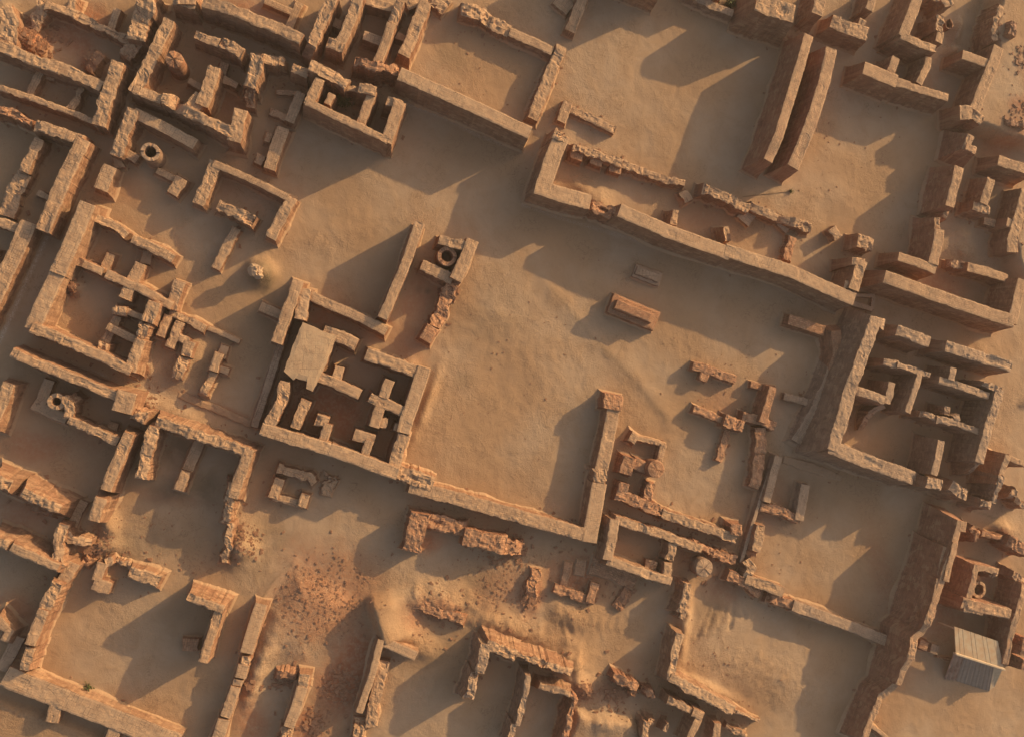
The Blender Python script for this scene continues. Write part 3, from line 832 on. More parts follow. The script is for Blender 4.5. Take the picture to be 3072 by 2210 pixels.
# --- left centre house ------------------------------------------------
thing('house_ruin', 'long rectangular house with niches in its thick sunlit left wall', 'house ruin', [
 (O, 'D', [(600,-250),(480,30),(390,230)], 106, 2.2, .25, .08, 'capped'),
 (O, 'D', [(390,230),(310,400),(215,610)], 106, 2.1, .25, .08, 'capped'),
 (O, 'D', [(215,590),(450,690),(690,790),(895,890)], 72, 2.2, .5),
 (O, 'D', [(1050,420),(1000,560)], 88, 2.2, .5),
 (O, 'D', [(985,560),(955,690)], 62, 1.9, 1),
 (O, 'D', [(960,680),(885,890)], 78, 2.1, .5),
 (O, 'D', [(590,-170),(760,-110),(860,-30)], 56, 1.4, .5),
 (O, 'D', [(900,-10),(1000,30),(1180,130)], 62, 1.4, .5),
 (I_, 'D', [(520,140),(700,215)], 56, 1.4, .5),
 (I_, 'D', [(720,230),(950,330),(1170,450)], 60, 1.5, .4),
 (O, 'D', [(1225,280),(1160,470)], 76, 1.3, .4),
 (I_, 'D', [(755,95),(705,205)], 58, .8, .3),
 (I_, 'D', [(1005,80),(985,160)], 60, .6, .3),
 (I_, 'D', [(960,160),(900,290)], 80, 1.3, .4),
 (PR, 'D', [(880,325),(845,400)], 80, 1.5, .4),
 (PR, 'D', [(815,450),(805,510)], 80, 1.5, .8),
 (I_, 'D', [(850,480),(965,525)], 40, 1.2, .3),
 (I_, 'D', [(730,585),(940,690)], 52, 1.2, .3),
 (I_, 'D', [(800,520),(700,720)], 58, .8, .3),
 (PR, 'D', [(705,700),(680,760)], 76, 1.6, .7)])
thing('wall_ruin', 'low comb shaped brick remains beside the long house with niches', 'wall', [
 ('wall', 'D', [(1150,495),(1270,540),(1395,605)], 48, .8, .5),
 ('wall', 'D', [(1410,595),(1520,640),(1630,690)], 34, .45, .3),
 ('wall', 'D', [(1145,510),(1085,655)], 56, .9, .4),
 ('wall', 'D', [(1225,555),(1190,640),(1150,730)], 62, .9, .6),
 ('wall', 'D', [(1190,650),(1280,695)], 56, .9, .6)])
thing('wall_ruin', 'short rounded wall half buried in a sand mound near the comb shaped remains', 'wall', [
 ('wall', 'D', [(1295,690),(1265,790)], 70, .9, .4),
 ('wall', 'D', [(1250,800),(1200,940)], 78, .9, .9)])
thing('wall_ruin', 'cross shaped low wall standing on the shaded yard by the raised block', 'wall', [
 ('wall', 'D', [(1530,720),(1500,800)], 54, .6, .2),
 ('wall', 'D', [(1495,770),(1450,890)], 62, .9, .4),
 ('wall', 'D', [(1450,860),(1555,895)], 46, .6, .4),
 ('wall', 'D', [(1455,900),(1420,980)], 54, .6, .4),
 ('wall', 'D', [(1425,970),(1385,1050)], 62, .8, .9)])
thing('brick_edging', 'thin line of red brick kerb on the ground in the shaded yard', 'edging', [
 ('edging', 'D', [(1215,1050),(1480,1150),(1740,1270)], 42, .14, .4, 'brick')])

# --- street wall and rooms below it -----------------------------------
thing('house_ruin', 'house behind the long street wall with a square bastion and dark deep rooms', 'house ruin', [
 (O, 'D', [(75,765),(320,870),(600,980),(800,1065)], 66, 2.3, .4, .13),
 (O, 'D', [(870,1030),(825,1170)], 132, 2.5, .4, .1),
 (O, 'D', [(900,1175),(990,1215)], 74, 2.2, 1, .12),
 (O, 'D', [(1060,1230),(1290,1310),(1480,1370),(1690,1445)], 72, [2.0,2.3,2.3,2.4], .7, .14),
 (O, 'D', [(1695,1420),(1655,1540),(1580,1750)], 74, [2.4,2.4,2.3], .4, .12),
 (O, 'G', [(1585,20),(1560,150),(1530,290)], 60, [2.2,2.0,1.4], 1, .16),
 (O, 'G', [(1570,290),(1545,450),(1520,560)], 44, [1.3,1.2,.9], 1, .2),
 (O, 'D', [(1045,1265),(1000,1440),(955,1620)], 78, 2.1, .7, .1),
 (I_, 'D', [(1355,1370),(1270,1570)], 72, .7, .2),
 (I_, 'D', [(1265,1570),(1215,1700)], 66, 1.2, .4)])
thing('house_ruin', 'room with a well platform and curved brick wall left of the dark deep rooms', 'house ruin', [
 (O, 'D', [(335,950),(275,1110)], 70, .6, .25, 'capped'),
 (O, 'D', [(225,1110),(340,1170),(455,1215)], 72, .6, .25, 'capped'),
 (O, 'D', [(530,1050),(470,1090),(460,1210)], 66, [1.3,1.8,1.8], .9),
 (O, 'D', [(465,1215),(620,1290),(800,1370)], 64, 1.9, .7),
 (I_, 'D', [(735,1260),(800,1275)], 60, .5, .3),
 (O, 'D', [(880,1315),(800,1500),(720,1700)], 76, 2.2, .4, .14),
 (O, 'G', [(690,120),(635,275)], 76, 2.2, .4, .14)])
o, c = ring_wall('well', 'D', 382, 1097, 60, 28, 1.75, MAT['capped'], None, .8, .02)
rebase(o, (c[0], c[1], 0)); tag(o, 'pale thick well ring on the low platform left of the dark deep rooms', 'well')
thing('wall_ruin', 'wall end jutting in from the left edge beside the well platform room', 'wall', [
 ('wall', 'D', [(60,975),(20,1080),(-60,1280)], 76, 1.7, .5, .15)])

thing('house_ruin', 'collapsed house at the lower left edge with bright sloping brick faces', 'house ruin', [
 (O, 'G', [(-40,0),(70,40)], 80, 2.0, .9, .3),
 (O, 'G', [(145,85),(270,140),(410,195)], 62, 2.2, .9, .32),
 (O, 'G', [(-40,400),(60,440)], 60, 2.0, .6, .3),
 (O, 'G', [(75,455),(230,520),(400,590)], 60, 2.1, .4, .28),
 (O, 'G', [(430,300),(400,430),(390,590)], 74, 1.8, .8, .06),
 (I_, 'G', [(400,330),(480,400),(620,420)], 66, [1.6,1.4,1.2], .9),
 (I_, 'G', [(570,140),(530,210),(490,310)], 64, .4, .3),
 (I_, 'G', [(210,180),(360,230)], 70, .9, 1, 'rubble')])
thing('wall_ruin', 'long wall with sunlit right face enclosing the lower left yard', 'wall', [
 (O, 'G', [(500,560),(450,650),(405,710)], 84, 1.2, .5, .1),
 (O, 'G', [(390,705),(340,800),(310,880)], 84, 1.9, .8, .14),
 (O, 'G', [(300,880),(255,980),(205,1120)], 72, 1.9, .3, .14),
 (O, 'G', [(205,1140),(165,1290)], 62, 1.8, .6, .14)])
thing('wall_ruin', 'very thick mud wall with two buttresses along the bottom left corner', 'wall', [
 (O, 'J', [(60,800),(560,1000),(1150,1225),(1700,1440),(2420,1720)], 290, 1.15, .25, .06, 'capped'),
 ('buttress', 'J', [(780,1130),(700,1430)], 170, 1.1, .3),
 ('buttress', 'J', [(1590,1460),(1480,1760)], 170, 1.1, .3)])
thing('wall_ruin', 'slanting grey wall between the yard and the left edge in the bottom left corner', 'wall', [
 ('wall', 'J', [(260,270),(150,480),(10,720)], 150, .5, .3, 'grey'),
 ('wall', 'J', [(-60,20),(130,200),(60,330)], 120, 1.2, .4, .3)])
thing('wall_ruin', 'tall bent brick wall casting the long shadow across the lower left yard', 'wall', [
 ('wall', 'G', [(1280,785),(1390,830),(1520,880)], 56, 2.4, .5, .12),
 ('wall', 'G', [(1500,850),(1450,1020),(1380,1235)], 62, 2.4, .4, .08),
 ('block', 'G', [(1300,1075),(1290,1160)], 100, .5, .5, 'brick')])
thing('wall_ruin', 'low corner of brick blocks at the upper side of the lower left yard', 'wall', [
 ('wall', 'G', [(770,535),(715,550)], 60, .9, .8),
 ('wall', 'G', [(700,560),(655,680)], 66, 1.0, .3),
 ('wall', 'G', [(635,700),(750,735)], 86, 1.0, .4),
 ('wall', 'G', [(790,540),(890,590)], 34, .5, 1),
 ('wall', 'G', [(880,620),(985,650),(1080,690)], 86, 1.0, .7)])
thing('brick_stack', 'small heap of bricks beside the low corner of brick blocks', 'brick stack', [
 ('stack', 'G', [(565,540),(605,575)], 60, .5, 1, 'rubble')])
thing('wall_ruin', 'long flat capped retaining wall running down to the bottom edge', 'wall', [
 (O, 'K', [(1290,-180),(1200,100),(1085,490)], 170, 1.3, .1, .05, 'capped'),
 (O, 'K', [(1080,530),(1055,660)], 130, 1.2, .8, .05),
 (O, 'K', [(1050,650),(995,830)], 150, 1.3, .2, .05, 'capped'),
 (O, 'K', [(975,850),(950,930)], 130, 1.2, .6, .05, 'capped'),
 (O, 'K', [(940,950),(840,1250),(790,1360)], 140, 1.3, .3, .05, 'capped'),
 (O, 'K', [(775,1390),(680,1720)], 160, 1.3, .2, .05, 'capped')])
thing('wall_ruin', 'flat capped wall with red left face beside the rubble slope at the bottom', 'wall', [
 (O, 'K', [(1890,780),(1850,960)], 140, 1.4, .6, .05),
 (O, 'K', [(1850,950),(1760,1240),(1660,1500)], 150, 1.4, .15, .04, 'capped'),
 (O, 'K', [(1640,1520),(1560,1750)], 130, 1.0, 1, .08),
 (O, 'K', [(1510,770),(1760,800)], 120, .7, 1, .2, 'rubble')])

# --- raised block in the centre --------------------------------------
thing('house_ruin', 'raised central block of small rooms with a smooth plaster slab', 'house ruin', [
 ('slab', 'D', [(2058,560),(2290,655),(2215,850),(2125,1030),(2080,1010),(2090,960),(2010,935),(1995,950),(1930,890),(2000,700)], 'slab', 2.3, .05, 'slab'),
 (O, 'D', [(2030,275),(1960,480),(1880,700)], 74, 2.3, .3, .04),
 (O, 'D', [(2080,330),(2040,540)], 80, 2.2, .5, .04, 'capped'),
 (I_, 'D', [(1770,450),(1925,515)], 66, 1.2, .2),
 (O, 'D', [(2110,375),(2267,450),(2450,525),(2630,620)], 66, 1.9, .3, .05),
 (O, 'E', [(225,770),(400,830),(560,890)], 84, 2.3, .5, .04),
 (O, 'E', [(620,865),(560,1050),(500,1220),(475,1310)], 92, 2.3, .2, .04, 'capped'),
 (O, 'E', [(480,1320),(440,1450),(400,1600)], 78, [2.2,2.1,2.2], .5, .05),
 (O, 'D', [(1775,1280),(2000,1350),(2267,1430)], 88, [2.3,2.3,2.3], .35, .04, 'capped'),
 (O, 'E', [(-20,1420),(200,1500),(440,1590)], 88, 2.3, .25, .04, 'capped'),
 (O, 'D', [(1940,960),(1910,1100),(1860,1200),(1810,1290)], 76, 2.2, .6, .04),
 (I_, 'D', [(2085,1090),(2040,1190),(2005,1280)], 68, 2.1, .5, .03),
 (I_, 'D', [(2150,1215),(2230,1240)], 76, 2.1, .5, .03),
 (I_, 'D', [(2235,1250),(2195,1370)], 66, 2.1, .4, .03),
 (I_, 'D', [(2100,900),(2267,965),(2450,1050)], 74, 2.2, .3, .03),
 (I_, 'E', [(45,860),(20,960)], 64, 2.2, .3, .03),
 (O, 'D', [(2200,620),(2320,660),(2425,710)], 84, 2.2, .4, .04),
 (I_, 'D', [(2250,640),(2215,760)], 60, 2.2, .3, .03),
 (I_, 'E', [(385,950),(340,1070)], 70, 2.2, .25, .03),
 (I_, 'E', [(245,1070),(310,1100)], 66, 2.1, .6, .03),
 (I_, 'E', [(310,1090),(500,1175)], 72, 2.2, .3, .03),
 (I_, 'E', [(330,1100),(275,1270)], 72, 2.2, .3, .03),
 (I_, 'E', [(280,1230),(365,1250)], 66, 2.1, .6, .03),
 (I_, 'E', [(415,1265),(500,1290)], 54, 1.9, .6, .03),
 (I_, 'E', [(140,1320),(280,1360)], 76, 2.1, .4, .03),
 (I_, 'E', [(250,1360),(210,1470)], 62, 2.2, .3, .03)])
thing('retaining_bank', 'gravelly sloping bank along the left foot of the raised central block', 'bank', [
 ('bank', 'D', [(1935,640),(1850,900),(1730,1270)], 46, [.9,.9,.7], .3, .12, 'grey')])
thing('wall_ruin', 'tall narrow wall standing alone between the mound and the open well', 'wall', [
 ('wall', 'B', [(590,1515),(480,1830),(335,2165)], 68, [2.5,2.5,2.4], .3, .03)])
thing('house_ruin', 'walled passage round the open well with broken red wall end', 'house ruin', [
 (O, 'E', [(720,-5),(810,20),(920,45)], 64, [1.9,2.0,2.0], .4),
 (O, 'E', [(950,0),(900,130),(830,270)], 84, 2.1, .35, .04),
 (O, 'E', [(600,170),(700,215),(810,270)], 76, 1.6, .4, .05),
 (O, 'E', [(810,270),(770,400)], 96, [1.5,1.0], 1, .05, 'brick'),
 (O, 'E', [(770,390),(720,520),(690,590)], 82, [1.0,.9,1.3], .85, .06, 'brick'),
 (O, 'E', [(680,590),(625,685)], 88, 1.6, .4, .06, 'brick')])
o, c = ring_wall('well', 'E', 773, 112, 66, 38, 1.7, MAT['brick'], None, .9, .05)
rebase(o, (c[0], c[1], 0)); tag(o, 'open brick well with dark mouth between the two long passage walls', 'well')

# --- great courtyard, bottom middle -----------------------------------
thing('enclosure_wall', 'long angled wall round the lower side of the big sandy courtyard', 'courtyard wall', [
 (O, 'E', [(1915,1050),(1900,1150)], 130, [1.4,1.5], .6, .05, 'brick'),
 (O, 'E', [(1910,1130),(1870,1350),(1825,1560)], 92, 1.4, .25, .07),
 (O, 'H', [(1815,-80),(1815,30)], 90, 1.5, .9, .07),
 (O, 'H', [(1810,20),(1780,200),(1740,420)], 104, 1.45, .15, .07, 'capped'),
 (O, 'E', [(440,1570),(560,1620),(680,1660)], 100, 1.6, .8, .06),
 (O, 'H', [(520,40),(850,125),(1200,225),(1700,365)], 92, 1.5, .4, .06)])
thing('wall_ruin', 'massive worn brick wall with collapsed middle below the big sandy courtyard', 'wall', [
 ('wall', 'H', [(590,225),(570,330),(530,480)], 130, [1.5,1.5,1.3], .8, .06, 'brick'),
 ('wall', 'H', [(600,265),(760,300),(900,330)], 96, [.9,.9,.8], .8, .06, 'brick'),
 ('wall', 'H', [(890,380),(1040,410),(1175,435)], 120, 1.5, .8, .05, 'brick'),
 ('wall', 'H', [(1170,440),(1290,465)], 100, [1.2,.9], 1, .06, 'brick')])
thing('wall_ruin', 'small open square of low brick footings left of the massive worn wall', 'wall', [
 ('wall', 'G', [(1905,-10),(1855,120)], 66, .8, .5),
 ('wall', 'D', [(1890,1550),(2100,1610),(2140,1650)], 58, [.9,.9,.8], .8),
 ('wall', 'G', [(1860,110),(2060,165)], 52, .5, .6),
 ('wall', 'G', [(2085,95),(2050,180)], 62, .9, .4)])
thing('wall_ruin', 'patch of low broken footings near the small open square', 'wall', [
 ('wall', 'D', [(2190,1610),(2290,1660)], 60, .4, 1),
 ('wall', 'G', [(2240,20),(2220,100)], 60, .35, 1)])
thing('wall_ruin', 'collapsed earth covered brick platform lying above the bottom mounds', 'wall', [
 ('wall', 'H', [(535,830),(700,890),(890,950)], 60, .75, .9, .35, 'brick')])
thing('wall_ruin', 'dark red brick footing frame sunk in the rubble slope', 'wall', [
 ('wall', 'H', [(1500,735),(1620,765),(1750,815)], 56, .5, .7, .08, 'brick'),
 ('wall', 'H', [(1785,700),(1745,830)], 62, .7, .5, .08, 'brick'),
 ('wall', 'H', [(1600,560),(1560,740)], 44, .25, .5, .08, 'brick'),
 ('wall', 'H', [(1690,545),(1670,640)], 60, .2, .5, .08, 'brick'),
 ('wall', 'H', [(1760,570),(1900,610),(2060,690)], 120, .25, .6, .1, 'brick'),
 ('wall', 'H', [(2030,730),(1930,870)], 70, .3, 1, .1, 'rubble')])
thing('wall_ruin', 'thin standing fin of red brick on the rubble slope', 'wall', [
 ('wall', 'H', [(1375,600),(1350,730),(1330,830)], 64, [.4,.7,.3], 1, .3, 'brick')])
thing('house_ruin', 'small rectangular room with rounded pale walls below the tall courtyard wall', 'house ruin', [
 (O, 'H', [(1915,265),(1895,400),(1865,540)], 66, 1.7, .3, .14, 'capped'),
 (O, 'H', [(1915,265),(2267,380),(2510,470)], 56, [1.7,1.5,1.3], .6, .06),
 (O, 'H', [(1865,545),(2060,610),(2300,690)], 58, 1.6, .4, .08, 'capped'),
 (O, 'I', [(110,410),(300,480),(470,550)], 50, [1.3,.9,.7], 1, .1, 'brick'),
 (O, 'I', [(45,430),(20,540)], 58, 1.3, .6),
 (O, 'I', [(15,560),(-5,690)], 60, 1.5, .5),
 (I_, 'H', [(2130,570),(2200,585)], 60, .9, 1)])
thing('wall_ruin', 'long low crumbling wall along the shaded alley with a block at its right end', 'wall', [
 (O, 'H', [(1925,90),(2080,150),(2267,225)], 66, [1.2,1.2,1.2], .8, .06, 'brick'),
 (O, 'I', [(-30,225),(230,310),(480,400)], 62, 1.2, .6, .08),
 (O, 'H', [(1985,20),(1955,110)], 70, [1.4,1.2], .6, .06, 'brick'),
 (O, 'H', [(2170,20),(2120,150)], 56, 1.0, .8, .06, 'brick'),
 ('block', 'I', [(480,300),(470,370)], 80, 1.4, .7, 'brick')])
o, c = ring_wall('well_shaft', 'E', 2195, 1555, 58, 0, 1.9, MAT['brick'], None, .25, .03)
rebase(o, (c[0], c[1], 0)); tag(o, 'round brick shaft with paved top beside the thin bent wall', 'well shaft')
thing('wall_ruin', 'red brick block joined to the left of the round shaft with paved top', 'wall', [
 ('wall', 'E', [(2020,1475),(1985,1590)], 90, 1.3, .5, .1, 'brick'),
 ('wall', 'E', [(2040,1510),(2130,1550)], 80, 1.1, .4, .08, 'brick')])
thing('wall_ruin', 'thin bent wall of mud standing above the round shaft', 'wall', [
 ('wall', 'E', [(2020,1330),(2065,1360)], 58, .9, .5),
 ('wall', 'E', [(2050,1340),(2150,1365),(2260,1400)], 30, .8, .4),
 ('wall', 'E', [(2245,1390),(2220,1500)], 44, .9, .5)])
o, c = ring_wall('well_shaft', 'I', 255, 595, 60, 0, 1.6, MAT['grey'], None, .3, .03)
rebase(o, (c[0], c[1], 0)); tag(o, 'low round shaft with cracked top right of the small rectangular room', 'well shaft')

# --- lower right ------------------------------------------------------
thing('enclosure_wall', 'rounded low wall separating the two sandy courts at the lower right', 'courtyard wall', [
 (O, 'I', [(425,640),(520,690),(640,770)], 62, [1.1,1.1,.9], .9, .06, 'brick'),
 (O, 'I', [(540,670),(660,710),(795,760)], 62, 1.3, .4, .05),
 (O, 'I', [(690,790),(870,850)], 60, .9, .9, .06, 'brick'),
 (O, 'I', [(860,850),(1060,920),(1300,1010),(1560,1115)], 68, [1.2,1.2,1.1,1.0], .35, .05, 'grey'),
 (O, 'I', [(545,540),(580,600),(560,670)], 62, [1.0,1.3,1.3], .9, .07),
 (O, 'I', [(645,310),(630,400),(605,480)], 64, 1.3, .6, .12)])
thing('wall_ruin', 'thin low wall running along the left side of the right hand court', 'wall', [
 ('wall', 'I', [(690,-30),(640,130),(590,280),(545,420),(508,560)], 24, .7, .3, .05, 'grey')])
thing('wall_ruin', 'small shaded U of low walls at the top of the right hand court', 'wall', [
 ('wall', 'F', [(765,1470),(725,1600),(680,1780)], 54, 1.1, .3, .06, 'grey'),
 ('wall', 'I', [(640,175),(760,205),(900,260)], 56, .8, .8, .08, 'brick'),
 ('wall', 'I', [(945,30),(900,270)], 62, .9, .3, .06, 'grey')])
thing('brick_edging', 'thin line of brick footing across the shaded top of the right hand court', 'edging', [
 ('edging', 'F', [(800,1490),(1000,1550),(1190,1620)], 30, .12, .5, 'brick')])
thing('wall_ruin', 'high battered brick wall with stepped broken crest between the courts and the hut', 'wall', [
 (O, 'I', [(1998,275),(1975,380),(1948,470),(1900,600),(1868,700),(1820,830),(1775,960),(1735,1030),(1680,1080),(1655,1210),(1610,1290),(1575,1390)], 44, [3.8,3.8,3.8,3.8,3.8,3.8,3.7,3.4,3.4,3.4,3.1,3.0], .35, .26, 'mixed'),
 (O, 'I', [(1570,1370),(1510,1430),(1455,1470),(1370,1680),(1340,1760)], 46, [2.8,2.4,2.3,2.3,2.3], .5, .24, 'mixed'),
 (O, 'T', [(1450,560),(1430,695)], 104, 3.85, .3, .06, 'mixed'),
 (O, 'T', [(1335,850),(1270,1090),(1200,1370)], 84, 3.9, .35, .06, 'mixed'),
 ('ledge', 'T', [(1200,910),(1110,1330)], 44, 3.55, .3, .2, 'mixed'),
 (O, 'T', [(1135,1350),(1060,1620)], 90, 3.85, .35, .06, 'mixed'),
 (O, 'I', [(1805,870),(1765,985)], 54, 3.75, .6, .06, 'mixed'),
 (O, 'I', [(1690,1075),(1665,1225)], 54, 3.5, .6, .06, 'mixed')])
thing('wall_ruin', 'thin pale wall branching off the high battered wall at the bottom edge', 'wall', [
 ('wall', 'U', [(190,1480),(330,1580),(480,1700)], 50, 2.2, .3, .05)])
thing('house_ruin', 'compact well room of red brick behind the high battered wall', 'house ruin', [
 (O, 'T', [(1625,1150),(1580,1350),(1520,1600)], 82, 2.8, .5, .14, 'mixed'),
 (O, 'T', [(1600,1175),(1760,1200),(1925,1240)], 76, 2.8, .5, .08, 'mixed'),
 (O, 'T', [(1830,1310),(1920,1260)], 50, 2.6, .9),
 (O, 'I', [(2010,830),(2130,860),(2340,910)], 66, 2.8, .5, .08, 'mixed'),
 (O, 'I', [(2020,860),(2150,885)], 60, 2.7, .5),
 (O, 'T', [(2130,1290),(2300,1380)], 76, 2.2, 1, .1, 'mixed'),
 (O, 'T', [(2290,1420),(2210,1700),(2140,1960)], 84, 2.8, .4, .08, 'mixed'),
 (O, 'U', [(2165,-40),(2080,300),(2010,640)], 86, [2.8,2.5,2.3], .4, .06, 'mixed')])
o, c = ring_wall('well', 'T', 1655, 1488, 105, 66, 1.5, MAT['capped'], None, .75, .02)
rebase(o, (c[0], c[1], 0)); tag(o, 'ochre well ring inside the compact red brick room behind the high wall', 'well')
thing('wall_ruin', 'broken brick wall with pale jagged crest right of the high battered wall top', 'wall', [
 ('wall', 'T', [(1580,650),(1640,720),(1630,830)], 70, [2.0,2.2,2.0], 1, .14, 'brick'),
 ('wall', 'T', [(2080,830),(2180,900),(2320,960)], 150, 2.2, 1, .1, 'brick'),
 ('wall', 'T', [(1700,720),(1900,780),(2090,790)], 60, 1.4, .6, .1, 'brick')])
thing('wall_ruin', 'rounded pale wall corner at the right edge below the eroded mud brick house', 'wall', [
 ('wall', 'T', [(2200,130),(2110,200),(2060,250)], 90, [2.2,2.0,1.6], .9),
 ('wall', 'T', [(2180,280),(2340,360)], 70, 2.0, 1)])
thing('wall_ruin', 'very low brick stub between the high wall and the hut', 'wall', [
 ('wall', 'U', [(850,360),(960,400)], 110, .8, .4, 'brick'),
 ('wall', 'U', [(1000,420),(1100,450)], 110, .5, .3, 'grey'),
 ('wall', 'U', [(1080,530),(1320,600)], 26, .3, .3, 'brick')])
thing('wall_ruin', 'reddish wall end on the far right edge beside the hut', 'wall', [
 ('wall', 'U', [(2290,280),(2250,520)], 70, 2.6, .7, .1, 'brick'),
 ('wall', 'U', [(2290,580),(2260,720)], 60, 2.4, .8, .1, 'brick')])

# --- bottom middle ----------------------------------------------------
thing('house_ruin', 'ruined house at the bottom with a jagged crest and bright sloping upper face', 'house ruin', [
 (O, 'H', [(1045,1115),(1140,1150),(1245,1190)], 62, [2.4,2.4,2.3], .8, .24),
 (O, 'H', [(1235,1170),(1400,1235),(1620,1310)], 44, [2.2,2.2,2.0], .9, .26),
 (O, 'H', [(1035,1110),(1020,1200),(990,1310)], 66, [2.4,2.4,2.3], .7, .1, 'grey'),
 (O, 'H', [(965,1310),(940,1400),(925,1490)], 62, [2.2,2.3,2.3], .9, .12, 'grey'),
 (I_, 'M', [(390,790),(350,1000),(300,1250),(240,1480)], 84, 2.2, .5, .08, 'grey'),
 (I_, 'M', [(190,1450),(110,1720)], 74, 2.0, .8, .08, 'grey'),
 (I_, 'M', [(540,930),(740,985),(960,1040)], 88, [1.6,1.7,1.8], .6, .2),
 (O, 'M', [(960,1050),(1020,1130),(960,1300),(880,1640),(860,1750)], 74, [1.8,1.9,1.9,1.9,1.9], 1, .1, 'brick')])
thing('wall_ruin', 'crumbling ridge of glowing brick standing in the rubble at the bottom', 'wall', [
 ('wall', 'M', [(1545,800),(1700,880),(1880,975)], 100, [1.2,1.5,1.4], 1, .12, 'brick'),
 ('wall', 'M', [(1950,975),(2060,1030),(2110,1090)], 84, [1.1,1.3,1.1], 1, .14, 'brick'),
 ('wall', 'M', [(1790,1010),(1850,1070)], 84, 1.1, 1, .1, 'rubble')])
thing('wall_ruin', 'straight wall with a cracked buttress step and a side arm at the bottom', 'wall', [
 (O, 'L', [(650,310),(545,720),(480,930),(350,1300)], 96, 1.5, .2, .05, 'capped'),
 ('step', 'L', [(690,600),(620,900),(540,1200),(500,1500)], 150, 1.0, .6, .06),
 (O, 'L', [(650,330),(880,420),(1130,530)], 130, 1.4, .2, .05, 'capped'),
 ('rubble_end', 'L', [(370,1400),(330,1700)], 130, .9, 1, .1)])
thing('enclosure_wall', 'rounded L shaped mud wall enclosing the sandy court at the bottom right', 'courtyard wall', [
 (O, 'I', [(145,700),(130,790),(95,900)], 54, [1.7,1.7,1.7], .9, .12),
 (O, 'N', [(290,-150),(200,20)], 90, 1.5, .9, .12),
 (O, 'N', [(190,230),(130,420),(60,860)], 110, 2.0, .6, .12, 'capped'),
 (O, 'N', [(50,810),(300,960),(560,1080),(920,1280)], 130, [2.0,2.0,1.9,1.6], .6, .1, 'capped'),
 (O, 'N', [(900,1260),(1080,1330),(1260,1410)], 40, [1.4,1.2,.6], .6, .1)])
thing('house_ruin', 'narrow brick cells on the bottom edge below the rounded L shaped mud wall', 'house ruin', [
 (O, 'N', [(30,1130),(200,1190),(335,1280)], 92, 1.9, .8, .06),
 (O, 'N', [(355,1290),(500,1350)], 100, 1.9, .4, .06),
 (O, 'N', [(455,1350),(370,1530),(280,1720)], 104, 1.9, .3, .06),
 (O, 'N', [(700,1440),(650,1720)], 100, 1.6, .5, .06),
 (I_, 'N', [(820,1490),(940,1550),(1100,1610)], 50, .9, .9, .1),
 (O, 'N', [(20,1440),(-20,1560)], 60, 1.4, .7),
 (O, 'M', [(2010,1400),(2100,1430)], 60, 1.3, 1),
 (O, 'M', [(2000,1420),(1960,1560),(1980,1720)], 90, 1.4, .8)])
# ------------------------------------------------------------------ mounds, banks, raised ground
def bump_at(t, x, y, rx, ry, an, h):
    c = ground_point(t, x, y); s = metres(t, x, y, 1.0)
    BUMPS.append((c[0], c[1], rx*s, ry*s, math.radians(-an), h))
def terr(pts, h, fo):
    TERR.append(([ground_point(t, x, y, h) for t, x, y in pts], h, fo))
def wedge(t, a, b, h, wl, wr):
    WEDGE.append((ground_point(t, *a), ground_point(t, *b), h, wl, wr))
def ridge(t, pts, w, h):
    s = metres(t, pts[0][0], pts[0][1], 1.0)
    RIDGE.append(([ground_point(t, x, y) for x, y in pts], w*s, h))
# rubble and sand heaps: tile, x, y, rx, ry, angle, height
for a in [('A',180,280,170,110,30,1.5), ('A',640,430,80,60,0,.9), ('A',40,180,70,150,0,.9),
          ('D',520,320,70,60,0,.9), ('D',1260,830,110,190,15,.5), ('D',950,1080,150,80,20,.35),
          ('D',1010,890,60,50,0,.2), ('D',1180,1180,330,70,24,.28),
          ('G',740,310,70,110,0,.7), ('G',1640,420,110,170,10,.9), ('G',1690,460,60,60,0,.5),
          ('G',700,450,160,60,0,.5), ('G',640,1460,90,30,24,.3),
          ('H',700,810,290,120,14,.75), 
          ('H',1100,760,240,120,-30,.2), ('H',1600,920,220,110,10,.55), ('H',560,1120,160,90,20,.5),
          ('H',1250,1010,420,110,18,.55), ('H',1620,1230,120,140,20,.8), ('H',1330,720,80,150,10,.4),
          ('K',1250,700,180,700,18,.55), ('M',1080,900,180,140,20,.7), ('M',1250,1250,380,220,10,.3),
          ('M',1500,1400,300,200,0,.3), ('M',1450,950,330,160,10,.4),
          ('I',230,560,150,90,0,.3), ('I',100,1000,60,320,8,.7), ('N',500,930,420,70,27,.6),
          ('I',300,1000,180,60,-25,.25), ('I',700,1330,500,170,20,.25),
          ('B',1700,1290,120,80,20,.3), ('B',1800,1380,90,90,20,.5), ('B',500,250,60,250,20,.2),
          ('C',1200,1350,260,120,20,.08), ('E',1100,500,420,220,30,.1), ('E',1400,850,300,200,20,.06),
          ('E',520,860,60,90,10,.2), ('P',1320,450,90,240,20,.7), ('P',1260,720,140,60,-20,.9),
          ('R',1450,170,260,140,15,.4), ('Q',1400,1560,220,80,15,.3), ('E',640,1100,40,300,20,.25),
          ('T',1950,650,220,110,12,.5), ('S',2300,560,160,60,-24,.3), ('B',60,1600,600,90,-25,.12)]:
    bump_at(*a)
